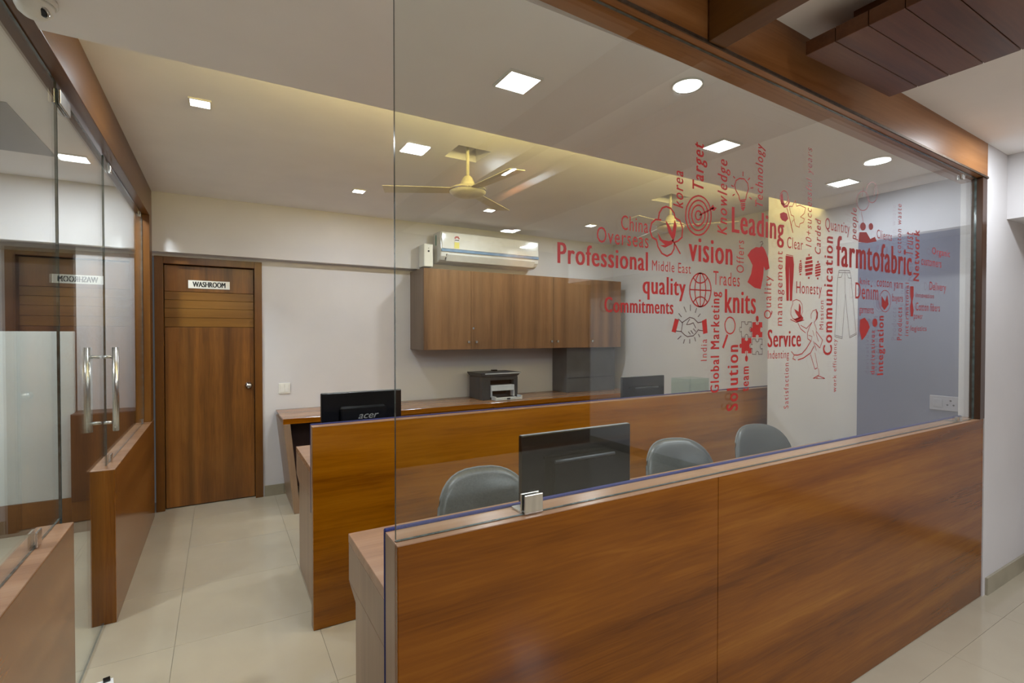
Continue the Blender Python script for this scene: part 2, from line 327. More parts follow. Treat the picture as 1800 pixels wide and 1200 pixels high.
# decal drawings on the pane: label, lines (width mm, colour, points), fills (colour, points); x and z in cm
ICONS = [
 ('red outlined cotton boll decal with filled leaves',[(5,'r',[(118.7,186.1),(119.1,188.1),(120.5,189.9),(122.2,190.5),(124.2,190.2),(125.7,188.9),(126.2,187.4),(128.4,186.8),(129.7,184.5),(129.4,181.5),(127.5,180.1),(126.0,179.6),(125.8,177.5),(124.6,175.8),(122.6,174.9),(120.3,175.6),(118.6,177.5),(117.9,179.6),(116.1,180.2),(115.1,182.1),(115.8,184.6),(117.5,185.9),(120.0,186.0)]),(5,'r',[(124.9,180.3),(126.9,178.2),(128.7,176.1)])],[('r',[(121.7,186.4),(123.7,184.6),(124.9,182.7),(126.0,186.9),(126.9,185.0),(126.3,181.7),(125.5,179.9),(123.4,182.2)]),('r',[(118.3,182.1),(120.3,179.9),(123.4,179.7),(125.7,180.4),(124.9,178.9),(121.7,177.5),(119.5,178.0),(121.7,178.4),(119.2,179.7)])]),
 ('red target rings decal with arrow',[(5,'r',[(143.6,190.3),(143.4,191.7),(142.9,193.1),(142.2,194.2),(141.1,195.1),(139.9,195.7),(138.6,196.0),(137.2,196.0),(135.8,195.6),(134.5,195.0),(133.3,194.0),(132.4,192.9),(131.6,191.6),(131.2,190.2),(131.1,188.8),(131.2,187.4),(131.7,186.1),(132.4,184.9),(133.4,184.0),(134.6,183.4),(135.9,183.0),(137.3,183.0),(138.7,183.3),(140.0,183.9),(141.2,184.9),(142.2,186.0),(143.0,187.3),(143.5,188.8),(143.6,190.3)]),(5,'r',[(142.0,190.1),(141.9,191.2),(141.5,192.2),(140.9,193.1),(140.2,193.8),(139.2,194.3),(138.2,194.5),(137.2,194.5),(136.1,194.2),(135.1,193.7),(134.3,193.0),(133.5,192.1),(133.0,191.1),(132.6,190.1),(132.5,188.9),(132.7,187.9),(133.0,186.9),(133.6,186.0),(134.3,185.3),(135.2,184.8),(136.2,184.5),(137.3,184.5),(138.3,184.8),(139.3,185.2),(140.2,185.9),(141.0,186.8),(141.6,187.8),(141.9,188.9),(142.0,190.1)]),(5,'r',[(140.5,189.9),(140.4,190.6),(140.1,191.3),(139.7,191.9),(139.2,192.4),(138.6,192.7),(137.9,192.9),(137.2,192.9),(136.5,192.7),(135.8,192.4),(135.2,191.9),(134.7,191.3),(134.3,190.6),(134.1,189.9),(134.0,189.1),(134.1,188.4),(134.4,187.7),(134.7,187.1),(135.2,186.6),(135.9,186.3),(136.5,186.1),(137.2,186.1),(138.0,186.3),(138.6,186.6),(139.2,187.1),(139.8,187.7),(140.1,188.4),(140.4,189.1),(140.5,189.9)]),(5,'r',[(138.6,189.7),(138.6,190.0),(138.5,190.3),(138.3,190.6),(138.1,190.8),(137.8,190.9),(137.5,191.0),(137.2,191.0),(136.9,190.9),(136.6,190.8),(136.3,190.6),(136.1,190.3),(136.0,190.0),(135.9,189.7),(135.8,189.3),(135.9,189.0),(136.0,188.7),(136.1,188.4),(136.4,188.2),(136.6,188.1),(136.9,188.0),(137.2,188.0),(137.5,188.1),(137.8,188.2),(138.1,188.4),(138.3,188.7),(138.5,189.0),(138.6,189.3),(138.6,189.7)]),(5,'r',[(138.1,189.8),(144.9,193.0)])],[('r',[(143.2,192.8),(144.5,194.1),(145.2,193.3),(146.5,193.2),(145.2,192.0),(144.2,192.0)]),('r',[(137.5,189.5),(138.6,190.5),(139.2,189.7)])]),
 ('red light bulb decal with rays',[(4,'r',[(158.6,197.8),(158.2,199.0),(156.5,200.7),(155.9,202.3),(156.7,204.1),(158.6,205.1),(161.2,205.3),(163.2,204.1),(163.7,202.2),(162.6,199.9),(162.1,198.1),(159.0,197.4),(158.6,197.8)]),(4,'r',[(159.0,196.9),(161.9,197.5)]),(4,'r',[(159.3,196.2),(161.9,196.7)]),(4,'r',[(159.4,195.5),(161.9,196.0)]),(4,'r',[(160.5,207.8),(160.5,206.1)]),(4,'r',[(164.4,206.2),(163.4,205.2)]),(4,'r',[(164.8,202.6),(166.4,202.9)]),(4,'r',[(164.0,199.3),(165.6,198.7)]),(4,'r',[(155.1,205.3),(156.1,204.7)]),(4,'r',[(154.1,202.0),(155.4,201.7)]),(4,'r',[(154.8,198.5),(156.0,199.2)])],[('r',[(159.4,195.0),(161.9,195.5),(161.0,194.0),(160.2,194.0)])]),
 ('filled red t-shirt decal on a hanger',[(2.5,'d',[(171.1,182.0),(171.5,182.8),(172.3,183.4),(171.9,184.2),(170.6,183.7)])],[('r',[(165.4,180.5),(168.2,181.8),(170.3,181.8),(171.5,182.4),(172.5,182.1),(173.6,181.2),(175.5,178.3),(176.4,174.6),(174.1,173.7),(173.0,175.1),(172.6,171.3),(171.2,166.7),(167.6,167.0),(163.4,168.8),(165.5,171.9),(166.3,175.1),(165.1,176.5),(163.3,178.4)])]),
 ('filled red slim trousers decal',[(2.5,'r',[(186.8,180.6),(191.5,180.4)])],[('r',[(186.6,180.2),(191.5,180.1),(192.1,177.2),(191.8,172.4),(191.2,167.1),(191.0,163.1),(189.5,163.0),(189.2,171.2),(189.0,176.2),(188.9,171.2),(188.8,163.0),(187.3,163.0),(186.9,170.0),(186.4,175.2)])]),
 ('red cotton flower and leaf decal',[(4,'r',[(187.2,198.3),(189.0,194.4),(191.2,189.3)]),(2.5,'r',[(188.7,199.1),(190.8,199.4),(192.6,201.9),(193.5,199.8),(195.8,200.5),(199.8,199.9),(198.7,197.6),(196.3,196.0),(198.9,195.5),(198.3,194.1),(195.9,193.3),(195.5,191.9),(193.1,192.2),(192.2,193.7),(191.7,195.7),(189.9,196.0),(188.7,199.1)]),(2,'r',[(190.0,191.3),(190.8,193.5),(192.2,194.7)]),(3,'r',[(187.9,202.4),(187.8,203.0),(187.6,203.5),(187.3,203.9),(186.9,204.3),(186.4,204.5),(185.9,204.6),(185.3,204.6),(184.7,204.5),(184.2,204.2),(183.7,203.8),(183.3,203.4),(183.0,202.8),(182.8,202.3),(182.8,201.7),(182.8,201.1),(183.0,200.6),(183.3,200.2),(183.7,199.8),(184.2,199.6),(184.8,199.5),(185.3,199.5),(185.9,199.6),(186.5,199.9),(186.9,200.2),(187.3,200.7),(187.7,201.2),(187.8,201.8),(187.9,202.4)])],[('r',[(183.1,202.5),(184.2,203.7),(184.7,201.1),(185.8,199.2),(187.6,199.7),(188.6,202.2),(188.9,200.7),(187.6,198.7),(185.4,198.1),(183.3,199.4)]),('r',[(182.8,195.7),(185.0,196.5),(187.2,196.2),(188.1,194.3),(186.3,193.0),(184.1,193.3),(182.9,194.2)])]),
 ('striped red yarn bobbin decal',[],[('r',[(195.6,177.7),(197.3,178.3),(197.3,177.8),(195.6,177.1)]),('r',[(195.4,176.9),(197.5,177.6),(197.5,177.1),(195.4,176.4)]),('r',[(195.4,176.2),(197.6,176.9),(197.6,176.3),(195.4,175.6)]),('r',[(195.4,175.4),(197.6,176.1),(197.6,175.6),(195.4,174.9)]),('r',[(195.6,174.7),(197.4,175.3),(197.4,174.8),(195.6,174.1)]),('r',[(196.1,179.1),(197.0,179.2),(197.0,178.4),(196.1,178.4)]),('r',[(195.9,173.9),(196.9,174.0),(196.9,173.3),(196.0,173.2)])]),
 ('striped red yarn bobbin decal',[],[('r',[(200.2,180.5),(204.4,181.3),(204.4,180.2),(200.2,179.4)]),('r',[(199.8,178.9),(204.8,179.8),(204.8,178.7),(199.8,177.8)]),('r',[(199.6,177.4),(205.1,178.3),(205.1,177.2),(199.6,176.3)]),('r',[(199.7,175.9),(205.0,176.8),(205.0,175.7),(199.8,174.8)]),('r',[(200.1,174.4),(204.7,175.2),(204.7,174.1),(200.1,173.3)]),('r',[(201.9,182.0),(202.8,182.1),(202.9,181.3),(201.9,181.2)]),('r',[(201.8,172.9),(202.8,173.0),(202.8,172.2),(201.8,172.2)])]),
 ('striped red yarn bobbin decal',[],[('r',[(207.1,178.2),(210.3,179.0),(210.3,178.2),(207.1,177.5)]),('r',[(206.8,177.2),(210.7,178.0),(210.7,177.2),(206.8,176.4)]),('r',[(206.7,176.1),(210.8,176.9),(210.8,176.2),(206.7,175.3)]),('r',[(206.8,175.1),(210.8,175.9),(210.8,175.1),(206.8,174.3)]),('r',[(207.0,174.0),(210.5,174.8),(210.5,174.0),(207.1,173.3)]),('r',[(208.3,179.7),(209.3,179.8),(209.3,179.0),(208.3,179.0)]),('r',[(208.2,173.0),(209.2,173.1),(209.2,172.3),(208.2,172.3)])]),
 ('red wire globe decal',[(4.5,'r',[(143.8,165.1),(143.6,166.4),(143.2,167.6),(142.5,168.6),(141.7,169.4),(140.7,170.1),(139.5,170.4),(138.3,170.5),(137.2,170.3),(136.1,169.8),(135.1,169.1),(134.3,168.1),(133.7,167.1),(133.3,165.9),(133.2,164.7),(133.3,163.4),(133.7,162.3),(134.3,161.3),(135.1,160.4),(136.1,159.8),(137.2,159.4),(138.4,159.3),(139.6,159.5),(140.7,159.9),(141.7,160.6),(142.6,161.5),(143.2,162.6),(143.6,163.9),(143.8,165.1)]),(4,'r',[(141.1,165.0),(141.0,166.3),(140.8,167.4),(140.5,168.5),(140.0,169.3),(139.5,170.0),(138.9,170.4),(138.3,170.5),(137.7,170.3),(137.2,169.8),(136.7,169.2),(136.3,168.3),(136.0,167.2),(135.8,166.0),(135.7,164.8),(135.8,163.5),(136.0,162.4),(136.3,161.3),(136.8,160.5),(137.3,159.8),(137.8,159.4),(138.4,159.3),(139.0,159.5),(139.6,159.9),(140.1,160.6),(140.5,161.5),(140.8,162.6),(141.0,163.8),(141.1,165.0)]),(4,'r',[(138.3,170.4),(138.4,159.4)]),(4,'r',[(133.1,164.8),(143.8,164.9)]),(4,'r',[(134.8,169.0),(135.2,168.5),(135.7,168.0),(136.3,167.6),(136.9,167.3),(137.6,167.2),(138.4,167.2),(139.1,167.3),(139.8,167.5),(140.5,167.8),(141.1,168.3),(141.6,168.8),(142.0,169.4)]),(4,'r',[(142.0,160.6),(141.6,161.2),(141.1,161.7),(140.5,162.1),(139.9,162.4),(139.1,162.6),(138.4,162.6),(137.7,162.5),(137.0,162.3),(136.3,162.0),(135.7,161.5),(135.2,161.0),(134.9,160.4)])],[]),
 ('handshake decal with red cuffs and dark outline',[(2.5,'d',[(129.4,153.8),(130.9,154.5),(133.3,155.7),(135.3,155.3),(137.4,153.9)]),(2.5,'d',[(129.3,151.0),(130.9,149.9),(132.3,149.3),(133.3,149.5),(135.0,149.6),(136.4,150.6),(137.6,151.8)]),(2.5,'d',[(133.3,155.2),(131.8,153.3),(133.3,153.4),(135.0,153.9),(136.2,152.2)]),(2.5,'d',[(133.6,150.1),(132.6,151.0)]),(2.5,'d',[(135.0,150.3),(133.8,151.4)]),(2.5,'d',[(136.2,151.0),(135.0,152.0)]),(2.5,'d',[(127.9,155.1),(129.9,153.8),(129.3,151.0),(126.7,151.2)]),(2.5,'d',[(137.4,154.0),(139.5,154.3)]),(2.5,'d',[(137.6,151.5),(139.7,151.3)]),(2.5,'d',[(133.6,159.9),(133.6,157.8)]),(2.5,'d',[(130.5,159.1),(131.6,157.3)]),(2.5,'d',[(128.0,156.9),(129.4,155.7)]),(2.5,'d',[(136.6,158.8),(135.9,157.2)]),(2.5,'d',[(138.5,157.0),(137.3,155.9)]),(2.5,'d',[(130.9,148.5),(130.3,147.1)]),(2.5,'d',[(133.3,148.5),(133.3,147.1)]),(2.5,'d',[(135.6,149.2),(136.2,147.8)]),(2.5,'d',[(137.5,150.2),(138.2,149.2)]),(2.5,'d',[(129.3,149.6),(127.6,148.5)])],[('r',[(126.3,155.2),(128.2,154.8),(126.7,150.6),(124.8,151.0)]),('r',[(139.2,154.6),(141.5,155.4),(142.1,150.6),(139.9,150.2)])]),
 ('red magnifying glass decal',[(4.5,'r',[(156.6,153.2),(156.6,153.8),(156.3,154.5),(156.0,155.0),(155.6,155.5),(155.0,155.8),(154.4,156.0),(153.8,156.1),(153.2,156.0),(152.6,155.8),(152.1,155.4),(151.7,154.9),(151.3,154.4),(151.1,153.8),(151.1,153.2),(151.2,152.5),(151.4,151.9),(151.7,151.4),(152.1,150.9),(152.7,150.6),(153.2,150.4),(153.9,150.3),(154.5,150.4),(155.1,150.6),(155.6,150.9),(156.0,151.4),(156.4,151.9),(156.6,152.6),(156.6,153.2)]),(9,'r',[(152.5,150.0),(150.1,145.4)])],[]),
 ('outlined jigsaw piece decal',[(1.8,'d',[(160.2,154.6),(162.3,154.6),(162.1,153.9),(163.0,153.5),(163.9,153.9),(163.7,154.6),(165.9,154.6),(165.9,152.5),(165.1,152.7),(164.6,151.8),(165.1,151.0),(165.9,151.2),(165.9,149.1),(163.7,149.1),(164.0,149.7),(163.0,150.2),(162.1,149.7),(162.4,149.1),(160.2,149.1),(160.2,151.2),(159.4,150.9),(159.0,151.8),(159.4,152.7),(160.2,152.5),(160.2,154.6)])],[]),
 ('filled red jigsaw piece decal',[(3,'r',[(169.3,152.9),(169.3,155.8)])],[('r',[(166.4,154.5),(168.6,154.6),(168.3,153.9),(169.3,153.4),(170.2,153.9),(170.0,154.6),(172.2,154.6),(172.3,152.5),(171.4,152.7),(171.0,151.8),(171.4,150.9),(172.3,151.1),(172.3,149.0),(170.0,149.0),(170.3,149.6),(169.3,150.1),(168.4,149.6),(168.6,149.0),(166.4,149.0),(166.4,151.1),(165.6,150.9),(165.1,151.7),(165.6,152.6),(166.4,152.4)]),('r',[(170.1,155.8),(170.0,156.5),(169.5,156.9),(169.0,156.9),(168.5,156.5),(168.4,155.8),(168.6,155.1),(169.0,154.7),(169.5,154.7),(170.0,155.1),(170.1,155.8)])]),
 ('filled red jigsaw piece decal',[(3,'r',[(163.1,144.9),(163.1,141.6)])],[('r',[(160.2,148.8),(162.4,148.8),(162.1,148.1),(163.1,147.7),(164.0,148.1),(163.7,148.8),(165.9,148.8),(165.9,146.7),(165.1,146.9),(164.7,146.0),(165.1,145.1),(166.0,145.3),(166.0,143.2),(163.8,143.3),(164.0,143.9),(163.1,144.4),(162.2,143.9),(162.4,143.3),(160.3,143.3),(160.3,145.4),(159.5,145.2),(159.0,146.1),(159.5,146.9),(160.2,146.7)]),('r',[(164.0,141.4),(163.8,142.1),(163.4,142.5),(162.9,142.5),(162.4,142.1),(162.3,141.4),(162.4,140.8),(162.9,140.4),(163.4,140.3),(163.8,140.7),(164.0,141.4)])]),
 ('outlined jigsaw piece decal',[(1.8,'d',[(166.4,148.5),(168.6,148.4),(168.4,147.8),(169.4,147.3),(170.3,147.8),(170.1,148.4),(172.3,148.4),(172.3,146.3),(171.5,146.5),(171.0,145.6),(171.5,144.7),(172.4,144.9),(172.4,142.8),(170.1,142.8),(170.3,143.5),(169.4,144.0),(168.5,143.5),(168.7,142.8),(166.5,142.9),(166.5,145.0),(165.6,144.8),(165.2,145.7),(165.6,146.6),(166.4,146.3),(166.4,148.5)])],[]),
 ('line drawn running figure carrying a cotton boll on a tray decal',[(2.5,'r',[(191.5,161.9),(190.3,160.0),(190.2,157.8),(191.6,156.2),(194.0,155.9),(196.9,156.8),(198.3,159.1),(197.8,161.9),(196.3,163.2),(193.9,163.7),(191.5,163.0),(191.5,161.9)]),(3,'r',[(190.0,155.9),(194.0,154.8),(199.3,155.8)]),(3,'r',[(195.0,154.6),(196.9,152.3),(200.4,150.7)]),(2.5,'r',[(196.9,153.7),(200.9,152.4),(204.9,155.0)]),(2.5,'r',[(204.3,156.4),(204.1,158.1),(205.3,159.5),(207.9,160.2),(208.9,158.7),(208.4,156.4),(206.4,155.0)]),(3,'r',[(204.9,155.0),(202.9,152.9),(201.7,150.7),(201.9,148.4),(204.5,147.3)]),(2.5,'r',[(206.4,155.0),(208.0,152.4),(208.0,150.1),(209.6,147.2)]),(3,'r',[(208.0,151.3),(212.7,147.8),(210.7,144.6),(207.0,146.7)]),(2,'r',[(205.4,151.8),(206.5,149.5)]),(2,'r',[(202.4,149.8),(204.9,149.3),(204.5,147.6)]),(4,'r',[(204.0,147.3),(201.0,144.5),(198.0,142.5),(195.1,142.0),(192.7,142.1)]),(4,'r',[(206.5,145.5),(204.0,142.7),(199.1,140.8),(195.2,140.1)]),(3,'r',[(190.8,143.5),(192.7,142.1),(191.8,140.7),(193.7,140.1)]),(3,'r',[(204.0,142.1),(207.2,136.1),(209.2,136.6)]),(2.5,'r',[(207.1,142.7),(209.2,136.9)]),(2.5,'r',[(209.8,136.3),(210.3,133.9),(208.8,132.5),(206.2,132.4)]),(3,'r',[(206.0,132.4),(209.3,133.4),(214.6,132.0),(208.3,132.3)]),(2.5,'r',[(206.0,147.3),(207.6,144.9),(208.1,143.5)])],[('r',[(192.5,160.0),(195.4,159.0),(195.8,162.4),(197.0,160.7),(196.9,157.9),(198.8,156.6),(197.9,155.4),(194.5,154.8),(192.1,155.9),(195.4,156.8),(193.5,158.4)]),('r',[(207.3,160.1),(209.1,159.0),(208.9,156.7),(207.4,155.8),(208.1,158.2)])]),
 ('dark outlined pair of jeans decal',[(2,'d',[(224.8,177.0),(233.3,177.4),(234.5,174.6),(237.2,160.0),(239.4,150.1),(233.8,148.6),(231.3,159.8),(230.0,167.4),(229.0,159.8),(227.7,148.3),(221.9,149.2),(222.8,159.6),(223.7,173.4),(224.8,177.0)]),(1.6,'d',[(224.6,176.1),(233.6,176.5)]),(1.6,'d',[(229.5,177.2),(229.7,167.4)]),(1.6,'d',[(224.3,174.0),(226.5,174.2),(227.6,176.0)]),(1.6,'d',[(234.5,174.3),(232.2,174.3),(231.0,176.1)]),(1.6,'d',[(222.3,149.8),(227.7,149.0)]),(1.6,'d',[(233.8,149.2),(239.1,150.7)])],[]),
 ('pale red outlined cotton bolls decal near the top right',[(2.5,'r',[(249.3,209.3),(249.1,210.3),(248.7,211.1),(248.0,211.8),(247.2,212.4),(246.1,212.7),(245.0,212.9),(243.8,212.8),(242.6,212.5),(241.5,212.1),(240.5,211.4),(239.7,210.7),(239.0,209.8),(238.7,208.8),(238.6,207.9),(238.7,207.0),(239.1,206.2),(239.7,205.5),(240.6,204.9),(241.6,204.5),(242.7,204.4),(243.9,204.4),(245.1,204.7),(246.3,205.1),(247.3,205.7),(248.1,206.5),(248.8,207.4),(249.2,208.4),(249.3,209.3)]),(2.5,'r',[(256.8,214.2),(256.7,215.2),(256.3,216.1),(255.7,216.9),(254.8,217.5),(253.9,217.9),(252.8,218.1),(251.6,218.0),(250.5,217.7),(249.5,217.2),(248.5,216.5),(247.8,215.7),(247.2,214.8),(246.8,213.8),(246.7,212.8),(246.9,211.8),(247.3,210.9),(247.9,210.1),(248.7,209.5),(249.6,209.1),(250.7,208.9),(251.8,208.9),(252.9,209.2),(254.0,209.7),(255.0,210.3),(255.8,211.2),(256.4,212.1),(256.7,213.2),(256.8,214.2)]),(2.5,'r',[(244.2,214.9),(243.3,210.5)]),(2.5,'r',[(255.2,218.0),(253.3,211.9)]),(2.5,'r',[(242.5,203.7),(244.5,199.0)])],[]),
 ('red group of people decal',[],[('r',[(246.5,197.7),(246.5,198.1),(246.3,198.4),(246.0,198.7),(245.6,199.0),(245.1,199.1),(244.6,199.2),(244.0,199.2),(243.5,199.1),(243.0,198.9),(242.5,198.6),(242.1,198.3),(241.9,198.0),(241.7,197.6),(241.6,197.2),(241.7,196.8),(241.9,196.5),(242.2,196.2),(242.6,195.9),(243.0,195.8),(243.6,195.7),(244.1,195.7),(244.6,195.8),(245.2,196.0),(245.6,196.2),(246.0,196.6),(246.3,196.9),(246.5,197.3),(246.5,197.7)]),('r',[(240.3,190.4),(241.2,194.7),(247.1,195.3),(250.6,192.6),(254.7,194.0),(256.3,192.1),(248.2,190.6)]),('r',[(253.0,198.4),(253.0,198.8),(252.8,199.1),(252.6,199.3),(252.3,199.5),(251.9,199.7),(251.4,199.7),(251.0,199.7),(250.5,199.6),(250.1,199.5),(249.7,199.2),(249.4,199.0),(249.2,198.7),(249.1,198.3),(249.0,198.0),(249.1,197.7),(249.2,197.3),(249.5,197.1),(249.8,196.9),(250.2,196.7),(250.6,196.7),(251.0,196.7),(251.5,196.8),(251.9,196.9),(252.3,197.1),(252.6,197.4),(252.9,197.7),(253.0,198.1),(253.0,198.4)])]),
 ('small red cotton boll decal beside Denim',[(2.5,'r',[(270.1,165.6),(270.0,166.8),(269.6,167.8),(268.9,168.7),(268.0,169.5),(267.0,170.0),(265.8,170.4),(264.6,170.4),(263.4,170.3),(262.3,169.8),(261.3,169.2),(260.5,168.4),(259.9,167.4),(259.5,166.4),(259.4,165.3),(259.6,164.2),(260.0,163.2),(260.6,162.2),(261.5,161.5),(262.5,160.9),(263.6,160.6),(264.8,160.5),(266.0,160.6),(267.1,161.0),(268.2,161.7),(269.0,162.5),(269.6,163.4),(270.0,164.5),(270.1,165.6)])],[('r',[(261.5,167.7),(264.7,165.2),(266.8,168.4),(268.0,164.0),(264.3,161.3),(261.6,163.0)])]),
 ('filled red leaf decal',[],[('r',[(242.4,156.5),(246.3,157.5),(249.3,155.6),(250.9,153.3),(247.4,149.5),(244.0,147.5),(242.0,152.0)])]),
 ('filled red bobbin decal',[],[('r',[(289.5,173.5),(293.1,173.6),(293.2,168.9),(292.0,166.1),(293.4,162.0),(292.8,158.9),(290.4,158.9),(289.7,163.3),(290.8,166.6),(289.6,169.3)])]),
 ('small filled red drop decal',[],[('r',[(257.8,155.4),(257.4,156.4),(256.6,157.1),(255.4,157.3),(254.2,157.0),(253.4,156.3),(253.1,155.4),(253.5,154.4),(254.3,153.7),(255.5,153.5),(256.6,153.7),(257.5,154.5),(257.8,155.4)])]),
]
# =====================================================================
# THE SETTING
# =====================================================================
YB, YS = 5.15, 5.05           # back wall, soffit face above it
ZC, ZL = 2.68, 2.45           # office ceiling, lowered ceiling
XR = 4.5                      # right wall of the office
# floor of square tiles
fl = struct('floor', MB().box(-3.2, 4.62, -3.2, 5.4, -.06, -.004), M['grout'])
tile_me = None
TX, TY = .63, .64
for i in range(-5, 8):
    for j in range(-10, 5):
        x0 = -.2+TX*i; y0 = 2.88+TY*j
        if x0 > 4.4 or y0 > 5.2: continue
        if tile_me is None:
            o = MB().box(.0007, TX-.0007, .0007, TY-.0007, -.012, 0, bev=.0004, seg=1).build('tile', M['tile'], fl); tile_me = o.data
        else:
            o = bpy.data.objects.new('tile', tile_me); C.objects.link(o); o.parent = fl
        o.location = (x0, y0, 0)
# ceilings: high one with two square cut-outs for the fans
FANS = [(1.406, 2.984), (3.385, 3.07)]
hc = .115
mb = MB()
xs = [-.6]+[v for fx, fy in FANS for v in (fx-hc, fx+hc)]+[XR+.1]
for k in range(len(xs)-1):
    if k in (1, 3):
        fy = FANS[(k-1)//2][1]
        mb.box(xs[k], xs[k+1], 1.2, fy-hc, ZC, ZC+.03); mb.box(xs[k], xs[k+1], fy+hc, 5.3, ZC, ZC+.03)
    else: mb.box(xs[k], xs[k+1], 1.2, 5.3, ZC, ZC+.03)
ce = struct('ceiling', mb, M['ceiling'])
for fx, fy in FANS:   # boxed recess above each cut-out
    m_ = MB(); a = hc
    m_.box(fx-a-.02, fx+a+.02, fy-a-.02, fy+a+.02, ZC+.16, ZC+.18)
    m_.box(fx-a-.02, fx-a, fy-a-.02, fy+a+.02, ZC+.03, ZC+.16); m_.box(fx+a, fx+a+.02, fy-a-.02, fy+a+.02, ZC+.03, ZC+.16)
    m_.box(fx-a, fx+a, fy-a-.02, fy-a, ZC+.03, ZC+.16); m_.box(fx-a, fx+a, fy+a, fy+a+.02, ZC+.03, ZC+.16)
    m_.build('recess_box', M['ceiling'], ce)
lc = struct('ceiling', MB().box(-.48, 4.5, 1.22, 2.10, ZL, ZL+.045), M['ceiling'])
struct('trim_1', MB().box(-.48, 4.5, 1.80, 1.84, ZL+.045, ZC), M['ceiling'])
struct('ceiling', MB().box(-.48, -.3, 1.0, 1.22, ZL, ZL+.045).box(-.3, .3, 1.0, 1.22, ZL, ZL+.045), M['ceiling'])
# lobby ceiling: falls slightly to the right
def zlb(x): return 2.646-.0325*(x-1.774)
struct('ceiling', MB().hexa([(-3.2,-3.2,zlb(-3.2)),(4.6,-3.2,zlb(4.6)),(4.6,1.22,zlb(4.6)),(-3.2,1.22,zlb(-3.2)),
        (-3.2,-3.2,zlb(-3.2)+.03),(4.6,-3.2,zlb(4.6)+.03),(4.6,1.22,zlb(4.6)+.03),(-3.2,1.22,zlb(-3.2)+.03)]), M['ceiling'])
# back wall with soffit
DX0, DX1, DZ = -.475, .335, 2.165
struct('wall_back', MB().box(DX1, XR, YB, YB+.12, 0, 2.2).box(-.48, DX1, YB+.09, YB+.12, 0, 2.2).box(-.5, DX1, YB, YB+.12, DZ, 2.2), M['wall'])
struct('trim_2', MB().box(-.48, XR, YS, YB+.12, 2.19, ZC), M['wall'])
# right wall, column, blue-grey return
struct('wall_right', MB().box(XR, XR+.1, 2.5, YB+.12, 0, ZC), M['wall'])
struct('wall_right', MB().box(3.98, XR+.1, 1.803, 2.55, 0, ZC), M['wall'], label='white column on the right side of the office')
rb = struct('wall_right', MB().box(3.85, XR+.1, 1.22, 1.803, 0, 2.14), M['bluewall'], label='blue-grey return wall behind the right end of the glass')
struct('wall_right', MB().box(3.85, XR+.1, 1.22, 1.803, 2.14, ZL), M['palewall'], label='pale grey band above the blue-grey return wall')  # same wall face in two plain tones, blue-grey below and pale above
# lobby right
struct('wall_front', MB().box(3.765, 4.6, 1.10, 1.219, 0, 2.62), M['wall'])
struct('wall_right', MB().box(4.45, 4.6, -3.2, 1.10, 0, 2.2), M['wall'])
struct('trim_3', MB().box(4.07, 4.6, -3.2, 1.10, 2.19, 2.62), M['wall'])
# lobby enclosure behind the camera, and the side room
struct('wall_front', MB().box(-3.2, 4.6, -3.3, -3.2, 0, 2.8), M['brownwood'])
struct('wall_left', MB().box(-3.3, -3.2, -3.3, 5.3, 0, 2.8), M['wall'])
# side room: back wall with soffit, niche, ceiling
struct('wall_back', MB().box(-3.2, -2.3, YB, YB+.1, 0, ZC).box(-.98, -.58, YB, YB+.1, 0, 2.2), M['wall'])
struct('wall_back', MB().box(-2.3, -.98, YB+.5, YB+.55, 0, 2.2).box(-.98, -.96, YB+.1, YB+.5, 0, 2.2).box(-2.32, -2.3, YB+.1, YB+.5, 0, 2.2), M['darkwood'], label='dark niche in the side room beyond the glass')
struct('trim_4', MB().box(-3.2, -.58, YS, YB+.55, 2.2, ZC), M['wall'])
struct('floor', MB().box(-2.3, -.98, 5.15, 5.7, -.06, -.002), M['grout'])
struct('ceiling', MB().box(-3.2, -.58, 1.0, 3.5, ZC, ZC+.03).box(-3.2, -.58, 4.4, 5.3, ZC, ZC+.03).box(-.93, -.58, 3.5, 4.4, ZC, ZC+.03).box(-3.2, -2.3, 3.5, 4.4, ZC, ZC+.03), M['ceiling'])
struct('ceiling', MB().box(-2.3, -.93, 3.5, 4.4, ZC-.004, ZC+.02), M['greyceil'], label='dark grey ceiling panel in the side room')  # plain dark grey rectangle set into the paler ceiling
# skirting tiles
sk = struct('baseboard_back', MB().box(DX1+.012, XR, YB-.004, YB, 0, .098), M['grout'])
x = DX1+.014
while x < XR-.02:
    x2 = min(x+.165 if x < .4 else x+.6, XR-.005)
    MB().box(x, x2-.002, YB-.012, YB-.004, 0, .1, bev=.001, seg=1).build('tile', M['skirt'], sk); x = x2
sk = struct('baseboard_right', MB().box(4.446, 4.45, -3.2, 1.10, 0, .098).box(3.80, 4.446, 1.096, 1.10, 0, .098), M['grout'])
for k in range(7): MB().box(4.437, 4.446, 1.085-.6*(k+1)+.002, 1.085-.6*k, 0, .1, bev=.001, seg=1).build('tile', M['skirt'], sk)
MB().box(3.80, 4.446, 1.087, 1.096, 0, .1, bev=.001, seg=1).build('tile', M['skirt'], sk)

